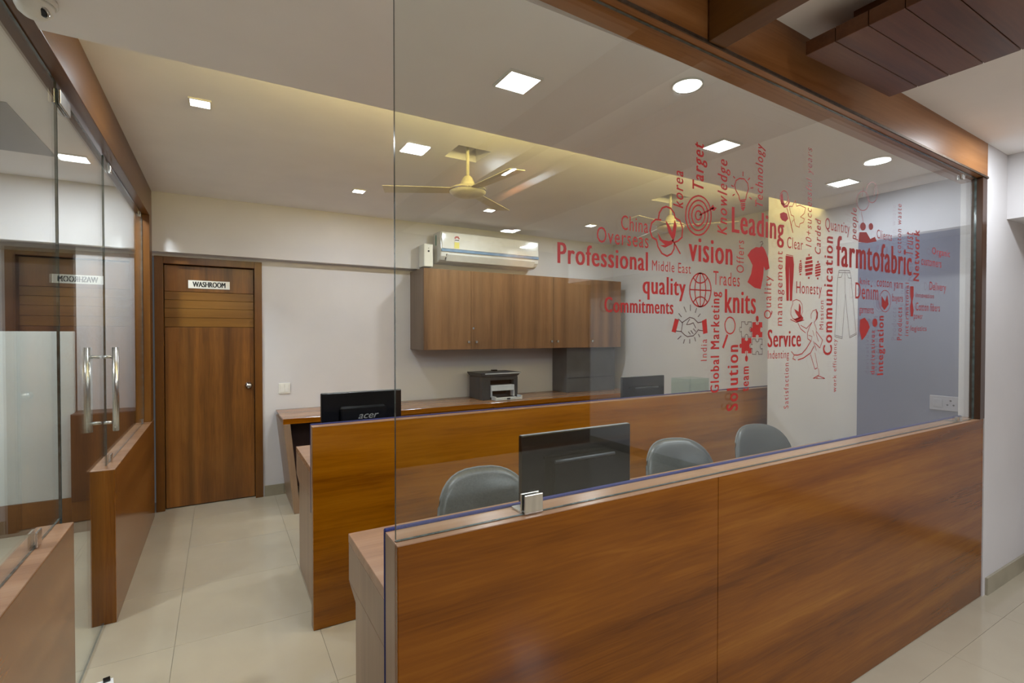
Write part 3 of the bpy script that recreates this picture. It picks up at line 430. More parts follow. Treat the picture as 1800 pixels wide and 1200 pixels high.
# ------------- washroom door -------------
dr = bpy.data.objects.new('door_1', None); C.objects.link(dr); dr.location = (-.06, YB, 0)
tag(dr, 'brown veneered washroom door with a white sign, closed', None, kind='structure')
def D(name, mat, parent, x0, x1, y0, y1, z0, z1, bev=.003):
    return MB().box(x0+.06, x1+.06, y0-YB, y1-YB, z0, z1, bev=bev).build(name, mat, parent)
fr = D('door_frame', M['frame'], dr, DX0, DX0+.062, YB-.015, YB+.09, 0, DZ-.001)
D('door_frame', M['frame'], dr, DX1-.062, DX1, YB-.015, YB+.09, 0, DZ-.001)
D('door_frame', M['frame'], dr, DX0+.062, DX1-.062, YB-.015, YB+.09, DZ-.062, DZ-.001)
LX0, LX1, LY = DX0+.065, DX1-.065, YB+.035
leaf = D('door_leaf', M['door'], dr, LX0, LX1, LY+.012, LY+.04, .006, DZ-.066)
D('board', M['door'], dr, LX0+.001, LX1-.001, LY, LY+.012, .008, 1.565, .002)
zz = [1.567, 1.647, 1.727, 1.80, 1.872]
for k in range(4): D('board', M['door_h'], dr, LX0+.001, LX1-.001, LY+.001, LY+.012, zz[k]+.001, zz[k+1]-.001, .002)
D('board', M['door'], dr, LX0+.001, LX1-.001, LY+.002, LY+.012, 1.874, DZ-.068, .002)
sg = D('sign_plate', M['white'], dr, -.237, .078, LY-.003, LY+.002, 1.905, 1.975, .0008)
sg['label'] = 'white washroom sign with black capital letters'
V_, F_ = text_mesh('WASHROOM', .03)
for _ in (0,):
    lettering('lettering', 'WASHROOM', lambda u, v: (-.205+.06+u*.25, LY-.0038-YB, 1.918+v*.046), M['ink'], sg, .10)
kb = MB().lathe([(.028, 0), (.03, .006), (.012, .012), (.012, .03), (.024, .036), (.027, .05), (.02, .062), (.006, .066)], n=24, axis='y').build('door_knob', M['chrome'], dr)
kb.location = (.222+.06, LY-YB, 1.035); kb.rotation_euler = (PI, 0, 0); kb['label'] = 'round steel door knob'

# ------------- beams -------------
struct('trim_5', MB().box(-.58, -.48, 1.0, YS-.001, ZL+.004, ZC, bev=.002), M['beam_y'], label='brown veneered beam above the left glass partition')
struct('trim_6', MB().box(-.58, -.48, 4.90, YS+.01, .803, ZL+.004, bev=.002), M['frame'], label='brown post at the far end of the left partition')
def zb(x): return 2.450-.0275*(x-1.38)      # underside of the front beam
X0, X1 = .30, 3.765
struct('trim_7', MB().hexa([(X0,1.10,zb(X0)),(X1,1.10,zb(X1)),(X1,1.22,zb(X1)),(X0,1.22,zb(X0)),
        (X0,1.10,zlb(X0)),(X1,1.10,zlb(X1)),(X1,1.22,zlb(X1)+.04),(X0,1.22,zlb(X0)+.04)]), M['beam'], label='long brown veneered beam above the front glass partition')
struct('trim_8', MB().hexa([(X0,1.094,zb(X0)-.002),(X1,1.094,zb(X1)-.002),(X1,1.0995,zb(X1)-.002),(X0,1.0995,zb(X0)-.002),
        (X0,1.094,zb(X0)+.008),(X1,1.094,zb(X1)+.008),(X1,1.0995,zb(X1)+.008),(X0,1.0995,zb(X0)+.008)]), M['channel'], label='thin metal strip along the lower edge of the front beam')
struct('trim_9', MB().box(1.379, 1.458, -3.2, 1.0935, 2.452, 2.70, bev=.002), M['beam_y'], label='brown cross beam running over the lobby')
struct('trim_10', MB().box(-.48, .30, 1.0, 1.0001+.2, ZL+.046, 2.70), M['beam'])
# corner post at the right end
struct('trim_11', MB().box(3.70, 3.764, 1.10, 1.15, 1.022, zb(3.73)-.003, bev=.002), M['post'], label='dark brown post at the right end of the glass')
# hanging plank box in the lobby
BX0, BX1, BZ = 1.82, 2.44, 2.50
bx = struct('ceiling', MB().box(BX0+.12, BX1-.12, -1.9, .93, BZ+.03, 2.66), M['plank'], label='hanging brown plank feature below the lobby ceiling')
y = 1.03
for k in range(29):
    MB().box(BX0, BX1, y-.0985, y, BZ, BZ+.05, bev=.0015, seg=1).build('plank', M['plank'], bx); y -= .101

# =====================================================================
# FURNITURE
# =====================================================================
def desk(name, x0, x1, y0, th, ztop, split, depth_top, depth_leg, label, gx, x_end):
    """timber front panel, blue felt pinboard behind it, lower desktop on end gables"""
    t = thing(name, ((x0+x1)/2, y0, 0), label, 'desk')
    ox, oy = (x0+x1)/2, y0
    def P(n, mat, a, b, c, d, e, f, bev=.0015): return MB().box(a-ox, b-ox, c-oy, d-oy, e, f, bev=bev, seg=1).build(n, mat, t)
    cuts = [x0]+split+[x1]
    fm = M['wood_front'] if y0 < 2 else M['wood']
    for a, b in zip(cuts[:-1], cuts[1:]):
        P('front_panel', fm, a+.001, b-.001, y0, y0+.018, .002, ztop-.003)
    P('panel_core', M['wood_gable'], x0+.0005, x1-.0005, y0+.018, y0+th, .002, ztop-.003, .001)
    for a, b in zip(cuts[:-1], cuts[1:]):
        P('panel_top', M['wood_top'], a+.0006, b-.0006, y0-.0005, y0+th, ztop-.003, ztop, .0006)
    P('pinboard', M['blue'], x0+.0, x1-.002, y0+th, y0+th+.016, .58, ztop+.005, .003)['label'] = 'dark blue felt board behind the panel'
    yb = y0+th+.0165
    P('desktop', M['wood_top'], gx, x_end, yb, depth_top, .72, .755)
    P('desktop_apron', M['wood_gable'], gx+.001, gx+.036, yb, depth_top-.001, .58, .719)
    P('desktop_apron', M['wood_gable'], x_end-.036, x_end-.001, yb, depth_top-.001, .58, .719)
    P('desktop_apron', M['wood'], gx+.037, x_end-.037, depth_leg-.03, depth_leg-.012, .64, .719)
    ps = [(yb-oy, .002), (depth_leg-oy, .002), (depth_leg-oy, .545), (depth_top-.001-oy, .579), (yb-oy, .579)]
    for gx_ in (gx+.001, x_end-.036):
        MB().prism(ps, 'x', gx_-ox, gx_+.035-ox, bev=.001).build('gable', M['wood_gable'], t)
    return t
desk('reception_desk', .343, 3.764, 1.105, .095, 1.02, [1.455], 1.92, 1.81, 'front reception desk with a tall brown panel of two boards under the big glass pane', .41, 3.74)
desk('office_desk', .397, 4.47, 2.672, .06, 1.035, [], 3.595, 3.46, 'middle desk in the office with a long orange-brown front panel', .432, 4.46)

# back counter
t = thing('back_counter', (2.47, 4.83, 0), 'long brown counter against the back wall with a leaning left end', 'counter')
def P(n, mat, a, b, c, d, e, f, bev=.0015): return MB().box(a-2.47, b-2.47, c-4.83, d-4.83, e, f, bev=bev, seg=1).build(n, mat, t)
P('worktop', M['wood_top'], .445, XR-.004, 4.52, YB-.014, .785, .80)
P('worktop_edge', M['wood'], .445, XR-.004, 4.515, 4.52, .755, .80)
P('worktop_core', M['wood'], .46, XR-.004, 4.521, YB-.014, .756, .785)
MB().hexa([(.525-2.47,-.325,.001),(.575-2.47,-.325,.001),(.575-2.47,.305,.001),(.525-2.47,.305,.001),
           (.445-2.47,-.325,.755),(.498-2.47,-.325,.755),(.498-2.47,.305,.755),(.445-2.47,.305,.755)], bev=.001).build('gable', M['wood_gable'], t)
P('back_panel', M['darkwood'], .56, XR-.01, 4.98, 4.998, .1, .755)
for k in range(5):
    xa = 1.05+k*.69
    f = P('drawer', M['wood'], xa+.002, xa+.686, 4.54, 4.558, .60, .752)
    MB().lathe([(.008, 0), (.008, .012), (.012, .02), (.004, .026)], c=(xa+.343-2.47, -.29, .70), n=12, axis='y').build('knob', M['chrome'], f).rotation_euler = (0, 0, 0)
    f = P('door', M['wood'], xa+.002, xa+.686, 4.54, 4.558, .06, .597)
P('carcass', M['darkwood'], 1.05, XR-.01, 4.56, 4.97, .02, .753)

# wall cabinet
CX0, CX1, CY0, CZ0, CZ1 = 1.75, 4.35, 4.737, 1.345, 2.165
t = thing('wall_cabinet', (3.05, 4.95, CZ0), 'brown five-door wall cabinet hung on the back wall below the air conditioner', 'cabinet')
def P(n, mat, a, b, c, d, e, f, bev=.0015, par=None): return MB().box(a-3.05, b-3.05, c-4.95, d-4.95, e-CZ0, f-CZ0, bev=bev, seg=1).build(n, mat, par or t)
P('carcass', M['cab_side'], CX0, CX1, CY0+.019, YB-.001, CZ0, CZ1)
dx = [1.75, 2.269, 2.787, 3.319, 3.834, 4.35]
kn = [2.235, 2.325, 3.285, 3.37, 3.88]
for k in range(5):
    d = P('door', M['cab'], dx[k]+.0015, dx[k+1]-.0015, CY0, CY0+.018, CZ0+.001, CZ1-.001)
    MB().box(kn[k]-.013-3.05, kn[k]+.013-3.05, CY0-.022-4.95, CY0-.004-4.95, 1.41-CZ0, 1.436-CZ0, bev=.003).box(kn[k]-.006-3.05, kn[k]+.006-3.05, CY0-.004-4.95, CY0-4.95, 1.417-CZ0, 1.429-CZ0).build('knob', M['chrome'], d)
    if k == 1:
        MB().lathe([(.012, 0), (.012, .004), (.009, .006)], n=16, axis='y').build('lock', M['chrome'], d, loc=(2.295-3.05, CY0-4.95-.006, 1.566-CZ0))
# grey laminate column below the cabinet
t = thing('grey_storage_box', (3.95, 4.9, .8), 'dark grey laminate box standing on the back counter under the wall cabinet', 'storage box')
MB().box(-.36, .40, -.05, .248, .001, .542, bev=.003).build('box_body', M['greybox'], t)
MB().box(-.362, -.361, -.04, .24, .02, .53).build('side_sheet', M['greybox'], t)
MB().box(-.35, .395, -.054, -.0505, .175, .18).build('groove_strip', M['darkgrey'], t)

# office chairs
def make_chair(label, loc, rz, group=None):
    t = thing('office_chair', loc, label, 'chair', group, rz)
    # backrest: padded shell, slightly wrapped, facing -y
    bm = bmesh.new(); nu, nv = 16, 14
    W, H = .235, .42; zc = .665
    def pt(u, v, side):
        # superellipse outline
        a = 2*PI*u; rr = v
        ca, sa = math.cos(a), math.sin(a); e = .62 if sa > 0 else .5
        x = W*rr*math.copysign(abs(ca)**.72, ca); z = H/2*rr*math.copysign(abs(sa)**e, sa)
        wide = 1-.10*(z/H*2) if z > 0 else 1
        x *= wide
        y = -.55*x*x*2.0 + .10*(z/H)      # wrap and lean
        thick = .032*(1-rr**4)+.006
        return Vector((x, y+(-thick if side else thick), zc+z))
    rings = {}
    N = 32
    for side in (0, 1):
        cen = bm.verts.new(pt(0, 0, side)); prev = None
        for j in range(1, 7):
            v = (j/6)**.8
            ring = [bm.verts.new(pt(k/N, v, side)) for k in range(N)]
            if prev is None:
                for k in range(N): bm.faces.new((cen, ring[k], ring[(k+1) % N]))
            else:
                for k in range(N): bm.faces.new((prev[k], ring[k], ring[(k+1) % N], prev[(k+1) % N]))
            prev = ring
        rings[side] = prev
    for k in range(N): bm.faces.new((rings[0][k], rings[1][k], rings[1][(k+1) % N], rings[0][(k+1) % N]))
    m_ = MB(); m_.bm.free(); m_.bm = bm
    bk = m_.build('backrest', M['leather'], t, smooth=True)
    ring = [pt(k/N, 1, 0)+Vector((0, -.004, 0)) for k in range(N)]
    ring = [(p.x*1.005, p.y, p.z) for p in ring]; ring.append(ring[0])
    MB().tube(ring, .006, 6).build('piping', M['seam'], bk)
    # seat cushion
    s = MB(); prof = []
    for k in range(32):
        a = 2*PI*k/32; ca, sa = math.cos(a), math.sin(a)
        prof.append((.235*math.copysign(abs(ca)**.6, ca), -.245+.22*math.copysign(abs(sa)**.6, sa)))
    s.prism(prof, 'z', .415, .485, bev=.02); s.build('seat', M['leather'], t, smooth=False)
    MB().tube([(0, .045, .50), (0, .075, .44), (0, .02, .398), (0, -.2, .398)], .018, 8).box(-.07, .07, -.33, -.13, .385, .414, bev=.004).build('back_bracket', M['black'], t)
    MB().lathe([(.03, .09), (.03, .22), (.016, .22), (.016, .385)], c=(0, -.23, 0), n=16).build('gas_lift', M['black'], t)
    for k in range(5):
        a = 2*PI*k/5+.3; c, s_ = math.cos(a), math.sin(a)
        lg = MB().tube([(0, -.23, .11), (.28*c, -.23+.28*s_, .07)], [.024, .014], 8).build('base_leg', M['black'], t)
        MB().lathe([(.018, -.02), (.027, -.014), (.027, .014), (.018, .02)], n=14, axis='x').build('castor', M['black'], lg, loc=(.275*c, -.23+.275*s_, .0275))
    for s_ in (-1, 1):
        MB().tube([(s_*.20, -.16, .43), (s_*.285, -.16, .43), (s_*.29, -.14, .585)], .011, 8).box(s_*.29-.028, s_*.29+.028, -.28, -.04, .585, .61, bev=.01).build('armrest', M['black'], t)
    return t
CHAIRS = [(1.045, 2.06, 0, -.05, 'grey leatherette office chair nearest the gap, left of the black screen on the front desk'),
          (2.33, 2.06, 0, -.22, 'grey leatherette office chair in the middle, right of the front screen'),
          (3.19, 2.10, 0, -.24, 'grey leatherette office chair at the right, in front of the white column')]
for x, y, z, rz, lb in CHAIRS: make_chair(lb, (x, y, z), rz)

# screens seen from behind
def monitor(loc, w, h, zc, label, logo=False, style=0):
    t = thing('computer_monitor', loc, label, 'monitor')
    body = MB().box(-w/2, w/2, -.012, .012, zc-h/2, zc+h/2, bev=.004).build('housing', M['blackgloss'] if not logo else M['black'], t)
    MB().box(-w/2+.003, w/2-.003, -.008, .008, zc+h/2+.0001, zc+h/2+.002, bev=.0005).build('top_edge_sheen', M['logo'], t)  # grey strip stands in for the reflection along the housing's upper edge
    MB().box(-w/2+.012, w/2-.012, .0121, .0135, zc-h/2+.02, zc+h/2-.012).build('display', M['blackgloss'], t)
    MB().prism([(-.0125, zc+h*.22), (-.045, zc+h*.19), (-.05, zc-h*.36), (-.0125, zc-h*.40)], 'x', -w*.28, w*.28, bev=.006).build('rear_cover', M['black'], t)
    if not logo:
        MB().tube([(-w*.27, -.047, zc+h*.20), (-w*.1, -.052, zc+h*.205), (w*.1, -.052, zc+h*.205), (w*.27, -.047, zc+h*.20)], .006, 8).build('rear_ridge', M['darkgrey'], t)
    MB().box(-.035, .035, -.035, -.0, .012, zc-h*.3, bev=.004).build('stand_neck', M['black'], t)
    MB().lathe([(.11, 0), (.11, .005), (.09, .012), (.03, .014)], n=32).build('stand_base', M['black'], t)
    return t
monitor((1.14, 1.47, .7552), .50, .315, .238, 'black monitor on the front reception desk, seen from behind through the glass')
mn = monitor((.717, 2.97, .7552), .462, .29, .268, 'black monitor on the left end of the middle desk with a grey maker mark', logo=True)
lettering('logo', 'acer', lambda u, v: (-.035+u*.118, -.0515-.0, .262+v*.026), M['logo'], mn, .03, shear=.35)['label'] = 'grey slanted lettering'
monitor((2.965, 2.97, .7552), .465, .29, .262, 'black monitor on the right part of the middle desk below the grey box')

# printer on the back counter
t = thing('printer', (2.615, 4.86, .8002), 'dark grey printer with a pale grey front and open paper tray', 'printer')
MB().box(-.22, .22, -.06, .19, 0, .245, bev=.01).build('body', M['darkgrey'], t)
MB().box(-.22, -.12, -.13, -.06, 0, .245, bev=.006).box(.17, .22, -.13, -.06, 0, .245, bev=.006).box(-.12, .17, -.13, -.06, .21, .245).build('front_frame', M['darkgrey'], t)
MB().hexa([(-.22,-.13,.246),(.22,-.13,.246),(.22,.19,.246),(-.22,.19,.246),(-.25,-.16,.29),(.25,-.16,.29),(.25,.2,.29),(-.25,.2,.29)], bev=.006).build('scanner_lid', M['darkgrey'], t)
MB().box(-.20, .245, -.163, -.1605, .278, .288).build('lid_trim', M['printerw'], t)
MB().box(-.118, .168, -.075, -.062, .16, .208).build('output_slot', M['blackgloss'], t)
MB().box(-.118, .168, -.145, -.065, .095, .155, bev=.004).build('front_cover', M['printerw'], t)
MB().box(-.118, -.108, -.145, -.07, .03, .0945).build('tray_cheek', M['printerw'], t); MB().box(.158, .168, -.145, -.07, .03, .0945).build('tray_cheek', M['printerw'], t)
MB().box(-.107, .157, -.07, -.062, .03, .0945).build('tray_slot', M['blackgloss'], t)
tr = MB().box(-.118, .21, -.24, -.146, .004, .012).box(-.118, -.108, -.24, -.146, .012, .045).box(.20, .21, -.24, -.146, .012, .045).box(-.107, .199, -.24, -.234, .012, .03).build('paper_tray', M['printerw'], t)
MB().box(-.09, .18, -.225, -.146, .0125, .022).build('paper_stack', M['paper'], tr)
MB().box(.02, .06, -.2425, -.2405, .008, .028).build('tray_tab', M['darkgrey'], tr)
MB().box(.03, .09, .1, .15, .29, .305, bev=.003).build('lid_button_block', M['black'], t)

# air conditioner
AX0, AX1 = 1.975, 3.175
t = thing('air_conditioner', (2.575, YS, 2.28), 'white split air conditioner above the wall cabinet with a pale blue trim line', 'air conditioner')
def yz(y, z): return (y-YS, z-2.28)
prof = [yz(YS-.001, 2.575), yz(4.87, 2.575), yz(4.845, 2.565), yz(4.835, 2.39), yz(4.835, 2.36), yz(4.845, 2.315), yz(4.88, 2.28), yz(4.93, 2.262), yz(YS-.001, 2.255)]
MB().prism(prof, 'x', AX0-2.575, AX1-2.575, bev=.005).build('casing', M['whitegloss'], t)
MB().prism([yz(4.834, 2.562), yz(4.829, 2.55), yz(4.826, 2.395), yz(4.834, 2.392)], 'x', AX0-2.575+.008, AX1-2.575-.008, bev=.001).build('front_cover', M['whitegloss'], t)
MB().box(AX0-2.575+.002, AX1-2.575-.002, 4.822-YS, 4.836-YS, 2.362-2.28, 2.390-2.28, bev=.002).build('trim_line', M['bluestripe'], t)
MB().prism([yz(4.835, 2.345), yz(4.83, 2.335), yz(4.872, 2.272), yz(4.882, 2.268), yz(4.875, 2.285), yz(4.843, 2.33)], 'x', AX0-2.575+.07, AX1-2.575-.05, bev=.001).build('louvre_flap', M['white'], t)
MB().prism([yz(4.838, 2.338), yz(4.833, 2.336), yz(4.868, 2.283), yz(4.873, 2.285)], 'x', AX0-2.575+.058, AX0-2.575+.064).build('vent_gap', M['ink'], t)
MB().box(AX0-2.575-.0015, AX0-2.575, 4.96-YS, 4.99-YS, 2.44-2.28, 2.55-2.28).build('teal_film', M['teal'], t)
st = MB().box(-.455, -.40, 4.8235-YS, 4.8255-YS, 2.402-2.28, 2.465-2.28).build('energy_label', M['yellow'], t); st['label'] = 'small yellow and red star label'
MB().lathe([(.034, 0), (.034, .002)], n=24, axis='y').build('label_disc', M['paper'], st, loc=(-.427, 4.8225-YS, 2.50-2.28))
m_ = MB()
for k in range(5):
    a0 = PI*(.02+k*.196); a1 = a0+PI*.16
    m_.prism([(-.427+.012*math.cos(a0), .22+.012*math.sin(a0)), (-.427+.031*math.cos(a0), .22+.031*math.sin(a0)), (-.427+.031*math.cos(a1), .22+.031*math.sin(a1)), (-.427+.012*math.cos(a1), .22+.012*math.sin(a1))], 'y', 4.8212-YS, 4.8222-YS)
m_.build('label_star', M['red'], st)
MB().box(-.452, -.402, 4.8212-YS, 4.8222-YS, .203, .211).build('label_print', M['ink'], st)
# stabiliser box
t = thing('voltage_stabilizer', (1.83, YS, 2.2), 'small white box with a dark button left of the air conditioner', 'electrical box')
MB().box(-.02, .08, -.16, -.001, .001, .235, bev=.008).build('case', M['white'], t)
MB().lathe([(.010, 0), (.010, .003)], n=16, axis='y').build('button', M['ink'], t, loc=(.03, -.163, .16))
MB().lathe([(.004, 0), (.004, .003)], n=12, axis='y').build('indicator', M['ink'], t, loc=(.03, -.163, .19))

# wall switch plates
def switch(loc, label, rz=0):
    t = thing('switch_plate', loc, label, 'switch', None, rz)
    MB().box(-.05, .05, -.009, -.0005, -.05, .05, bev=.003).build('plate', M['white'], t)
    MB().box(-.036, -.002, -.012, -.009, -.035, .035, bev=.001).build('rocker', M['whitegloss'], t)
    MB().box(.002, .036, -.012, -.009, -.035, .035, bev=.001).build('rocker', M['whitegloss'], t)
    return t
switch((.52, YB, .995), 'white double switch plate on the back wall right of the washroom door')
switch((2.98, YB, 1.0), 'white switch plate on the back wall just right of the printer')
t = thing('socket_plate', (3.85, 1.31, 1.078), 'pale socket plate on the blue-grey return wall', 'socket', None, -PI/2)
MB().box(-.075, .075, -.009, -.0005, -.045, .045, bev=.003).build('plate', M['palewall'], t)
MB().box(-.055, -.01, -.012, -.009, -.025, .025, bev=.001).build('rocker', M['palewall'], t)
m_ = MB()
for a, b in ((.03, .018), (.015, -.008), (.045, -.008)): m_.lathe([(.005, -.0115), (.005, -.009)], c=(a, 0, b), n=10, axis='y')
m_.build('socket_holes', M['ink'], t)

# stationery behind the right end of the middle desk
t = thing('acrylic_tray', (3.62, 3.05, .7552), 'clear greenish acrylic file tray on the right end of the middle desk', 'tray')
MB().box(-.13, .13, -.10, .10, 0, .006).build('tray_base', M['acrylic'], t)
for a, b, c, d in ((-.13, -.125, -.1, .1), (.125, .13, -.1, .1), (-.125, .125, .095, .1), (-.125, .125, -.1, -.095)):
    MB().box(a, b, c, d, .0065, .36).build('tray_wall', M['acrylic'], t)

# fans
def make_fan(loc, label, rz):
    t = thing('ceiling_fan', loc, label, 'fan', None, rz)
    MB().lathe([(.011, -.16), (.011, .155)], n=16).build('down_rod', M['fan'], t)
    MB().lathe([(.020, -.15), (.032, -.162), (.044, -.19), (.056, -.215), (.05, -.218)], n=28).build('canopy_cup', M['fan'], t)
    MB().lathe([(.05, -.2185), (.10, -.226), (.118, -.236), (.118, -.258), (.10, -.272), (.06, -.284), (.02, -.288)], n=36).build('motor_housing', M['fan'], t)
    MB().lathe([(.1195, -.242), (.121, -.247), (.1195, -.252)], n=36).build('trim_ring', M['chrome'], t)
    for k in range(3):
        a = 2*PI*k/3
        m_ = MB()
        m_.hexa([(.10, -.045, -.250), (.54, -.058, -.256), (.54, .058, -.244), (.10, .045, -.240), (.10, -.045, -.247), (.54, -.058, -.253), (.54, .058, -.241), (.10, .045, -.237)])
        b = m_.build('blade', M['fan'], t); b.rotation_euler = (0, 0, a)
    return t
make_fan((FANS[0][0], FANS[0][1], ZC+.005), 'cream ceiling fan above the left part of the office, one blade towards the lowered ceiling', math.radians(-84))
make_fan((FANS[1][0], FANS[1][1], ZC+.005), 'cream ceiling fan at the right, seen behind the red cotton boll drawing', math.radians(-50))

# =====================================================================
# LAMPS
# =====================================================================
def lamp(loc, label, square=.085, watts=10, group=None, col=(.88, .945, 1), rnd=False):
    t = thing('ceiling_light', loc, label, 'light', group)
    a = square
    if rnd:
        MB().lathe([(a, -.002), (a+.008, -.008), (a+.008, .001), (a, .001)], n=32).build('frame', M['white'], t)
        MB().lathe([(a-.004, -.009), (a-.004, -.006)], n=32).build('diffuser', M['lamp'], t)
    else:
        m_ = MB()
        for q in ((-a-.008, a+.008, -a-.008, -a), (-a-.008, a+.008, a, a+.008), (-a-.008, -a, -a, a), (a, a+.008, -a, a)): m_.box(*q, -.008, -.0005)
        m_.build('frame', M['white'], t)
        MB().box(-a, a, -a, a, -.007, -.004).build('diffuser', M['lamp'], t)
    ld = bpy.data.lights.new('lamp_light', 'AREA'); ld.shape = 'DISK' if rnd else 'SQUARE'; ld.size = 2*a*.96; ld.energy = watts; ld.color = col
    lo = bpy.data.objects.new('lamp_light', ld); C.objects.link(lo); lo.parent = t; lo.location = (0, 0, -.012)
    return t
for (x, y), lb in zip([(-.08, 3.01), (.99, 4.19), (2.21, 4.21), (3.46, 4.245)],
    ['square ceiling light nearest the left beam in the high ceiling', 'square ceiling light in the high ceiling between washroom door and glass edge',
     'square ceiling light in the high ceiling above the air conditioner', 'square ceiling light in the high ceiling left of the word China']):
    lamp((x, y, ZC), lb, .043, LAMP_W)
for (x, y), lb in zip([(.971, 1.621), (2.178, 1.648), (3.359, 1.663)],
    ['largest square light in the lowered ceiling, near the glass edge', 'square light in the lowered ceiling right of the word Target', 'square light in the lowered ceiling above the word Quantity']):
    lamp((x, y, ZL), lb, .062, LAMP_W)
for (x, y), lb in zip([(1.542, 1.318)], ['small round light in the lowered ceiling just behind the front beam']):
    lamp((x, y, ZL), lb, .05, LAMP_W*.4, rnd=True)
LOB = [(1.06, -.75), (1.69, -.78), (2.67, -2.35), (3.3, -3.0), (.2, -1.9)]
lamp((3.54, .71, zlb(3.54)-.002), 'round ceiling light in the lobby near its right wall', .06, LOBBY_W*.45, rnd=True)
LOBN = ['between the cross beam and the left wall', 'between the cross beam and the plank feature', 'right of the plank feature', 'in the far right corner behind the camera', 'at the left, behind the camera']
for (x, y), nn in zip(LOB, LOBN): lamp((x, y, zlb(x)-.002), 'square light in the lobby ceiling '+nn, .075, LOBBY_W, 'lobby ceiling lights')
lamp((-.83, 4.37, ZC), 'square ceiling light in the side room by the glass', .07, SIDE_W)
lamp((-2.0, 2.4, ZC), 'square ceiling light in the middle of the side room', .07, SIDE_W)
# warm cove strip lying on the lowered ceiling
cv = MB().box(.0, 4.4, 1.95, 1.97, ZL+.0455, ZL+.058).build('led_strip', M['cove'])
tag(cv, 'warm yellow light strip hidden on top of the lowered ceiling edge', 'light strip')
ld = bpy.data.lights.new('cove_light', 'AREA'); ld.shape = 'RECTANGLE'; ld.size = 4.3; ld.size_y = .05; ld.energy = COVE_W; ld.color = (1, .80, .30)
lo = bpy.data.objects.new('cove_light', ld); C.objects.link(lo); lo.parent = cv; lo.location = (2.2, 2.0, ZL+.07); lo.rotation_euler = (math.radians(180-25), 0, 0)

# dome camera on the lowered ceiling
t = thing('dome_camera', (-.445, 1.905, ZL), 'white dome security camera on the lowered ceiling at the top left corner', 'security camera')
MB().lathe([(.075, -.0005), (.078, -.02), (.070, -.028)], n=36).build('base_ring', M['white'], t)
MB().lathe([(.068, -.0285), (.066, -.045), (.056, -.066), (.038, -.082), (.012, -.09)], n=36).build('dome', M['white'], t)
ln = MB().lathe([(.018, 0), (.018, .012), (.014, .016)], n=24).build('lens', M['ink'], t, loc=(.040, -.028, -.066)); ln.rotation_euler = (math.radians(145), math.radians(35), 0)
lr = MB().lathe([(.021, 0), (.022, .010), (.019, .012)], n=24).build('lens_ring', M['chrome'], t, loc=(.039, -.027, -.065)); lr.rotation_euler = (math.radians(145), math.radians(35), 0)
t.scale = (.66, .66, .66)

# =====================================================================
# LEFT PARTITION
# =====================================================================
GX = -.53
def low_panel(y0, y1, label):
    t = thing('low_partition', (GX, (y0+y1)/2, 0), label, 'partition')
    h = (y1-y0)/2
    MB().box(-.05, .05, -h+.018, h-.018, .001, .797, bev=.001).build('core', M['wood_y'], t)
    MB().box(.0502, .054, -h, h, .001, .797, bev=.001).build('side_board', M['wood_y'], t)
    MB().box(-.05, .05, -h, -h+.0175, .001, .797, bev=.001).build('end_board', M['wood_z'], t)
    MB().box(-.05, .05, h-.0175, h, .001, .797, bev=.001).build('end_board', M['wood_z'], t)
    MB().box(-.05, .054, -h, h, .7975, .803, bev=.001).build('top_board', M['wood_top'], t)
low_panel(.4, 2.425, 'low brown partition at the lower left corner of the view, under the near glass pane')
low_panel(3.275, 5.035, 'low brown partition beyond the glass door, beside the washroom door')
def pane(name, dims, label, cat='glass pane', loc=None, flip=None):
    x0, x1, y0, y1, z0, z1 = dims; c = ((x0+x1)/2, (y0+y1)/2, z0)
    t = thing(name, c, label, cat)
    m_ = MB().box(x0-c[0], x1-c[0], y0-c[1], y1-c[1], 0, z1-z0)
    thin = 0 if (x1-x0) < (y1-y0) else 1
    for f in m_.bm.faces:
        f.normal_update(); f.material_index = 0 if abs(f.normal[thin]) > .9 else 1
    g = m_.build('pane', [M['glass'], M['glass_edge']], t)
    return t, c
def clamp_y(t, c, y, z, s=.045):
    """clip on the edge of a pane that stands in a plane of constant x"""
    MB().box(-.012, -.0065, y-s/2-c[1], y+s/2-c[1], z-c[2], z+s-c[2], bev=.001).box(.0065, .012, y-s/2-c[1], y+s/2-c[1], z-c[2], z+s-c[2], bev=.001).build('glass_clamp', M['chrome'], t)
t, c = pane('glass_pane', (GX-.004, GX+.004, .4, 2.50, .8045, ZL-.001), 'near glass pane at the left edge, above the low brown partition')
clamp_y(t, c, 2.20, .806, .05); clamp_y(t, c, 1.2, .806, .05)
t, c = pane('glass_pane', (GX-.004, GX+.004, 3.385, 4.895, .8045, ZL-.001), 'far glass pane between the glass door and the brown post')
for y, z in ((3.48, .806), (4.80, .806), (3.55, 2.40), (4.75, 2.40)): clamp_y(t, c, y, z, .04)
t, c = pane('glass_door', (GX-.004, GX+.004, 2.508, 3.376, .012, ZL-.02), 'frameless glass door on the left with a long steel pull handle', 'door')
def hd(xo, sgn):
    return MB().tube([(xo, 3.29-c[1], 1.0-c[2]), (xo, 3.29-c[1], 1.435-c[2])], .0145, 16)
for xo in (-.058, .058):
    h = hd(xo, 1).build('pull_handle', M['chrome'], t)
    for z in (1.045, 1.385):
        a, b = (xo, .0065) if xo > 0 else (-.0065, xo)
        MB().tube([(xo-math.copysign(.012, xo), 3.29-c[1], z-c[2]), (math.copysign(.0065, xo), 3.29-c[1], z-c[2])], .0085, 12).build('standoff', M['chrome'], h)
MB().box(-.014, -.0065, 3.30-c[1], 3.374-c[1], 0, .05, bev=.002).box(.0065, .014, 3.30-c[1], 3.374-c[1], 0, .05, bev=.002).build('lock_patch', M['chrome'], t)
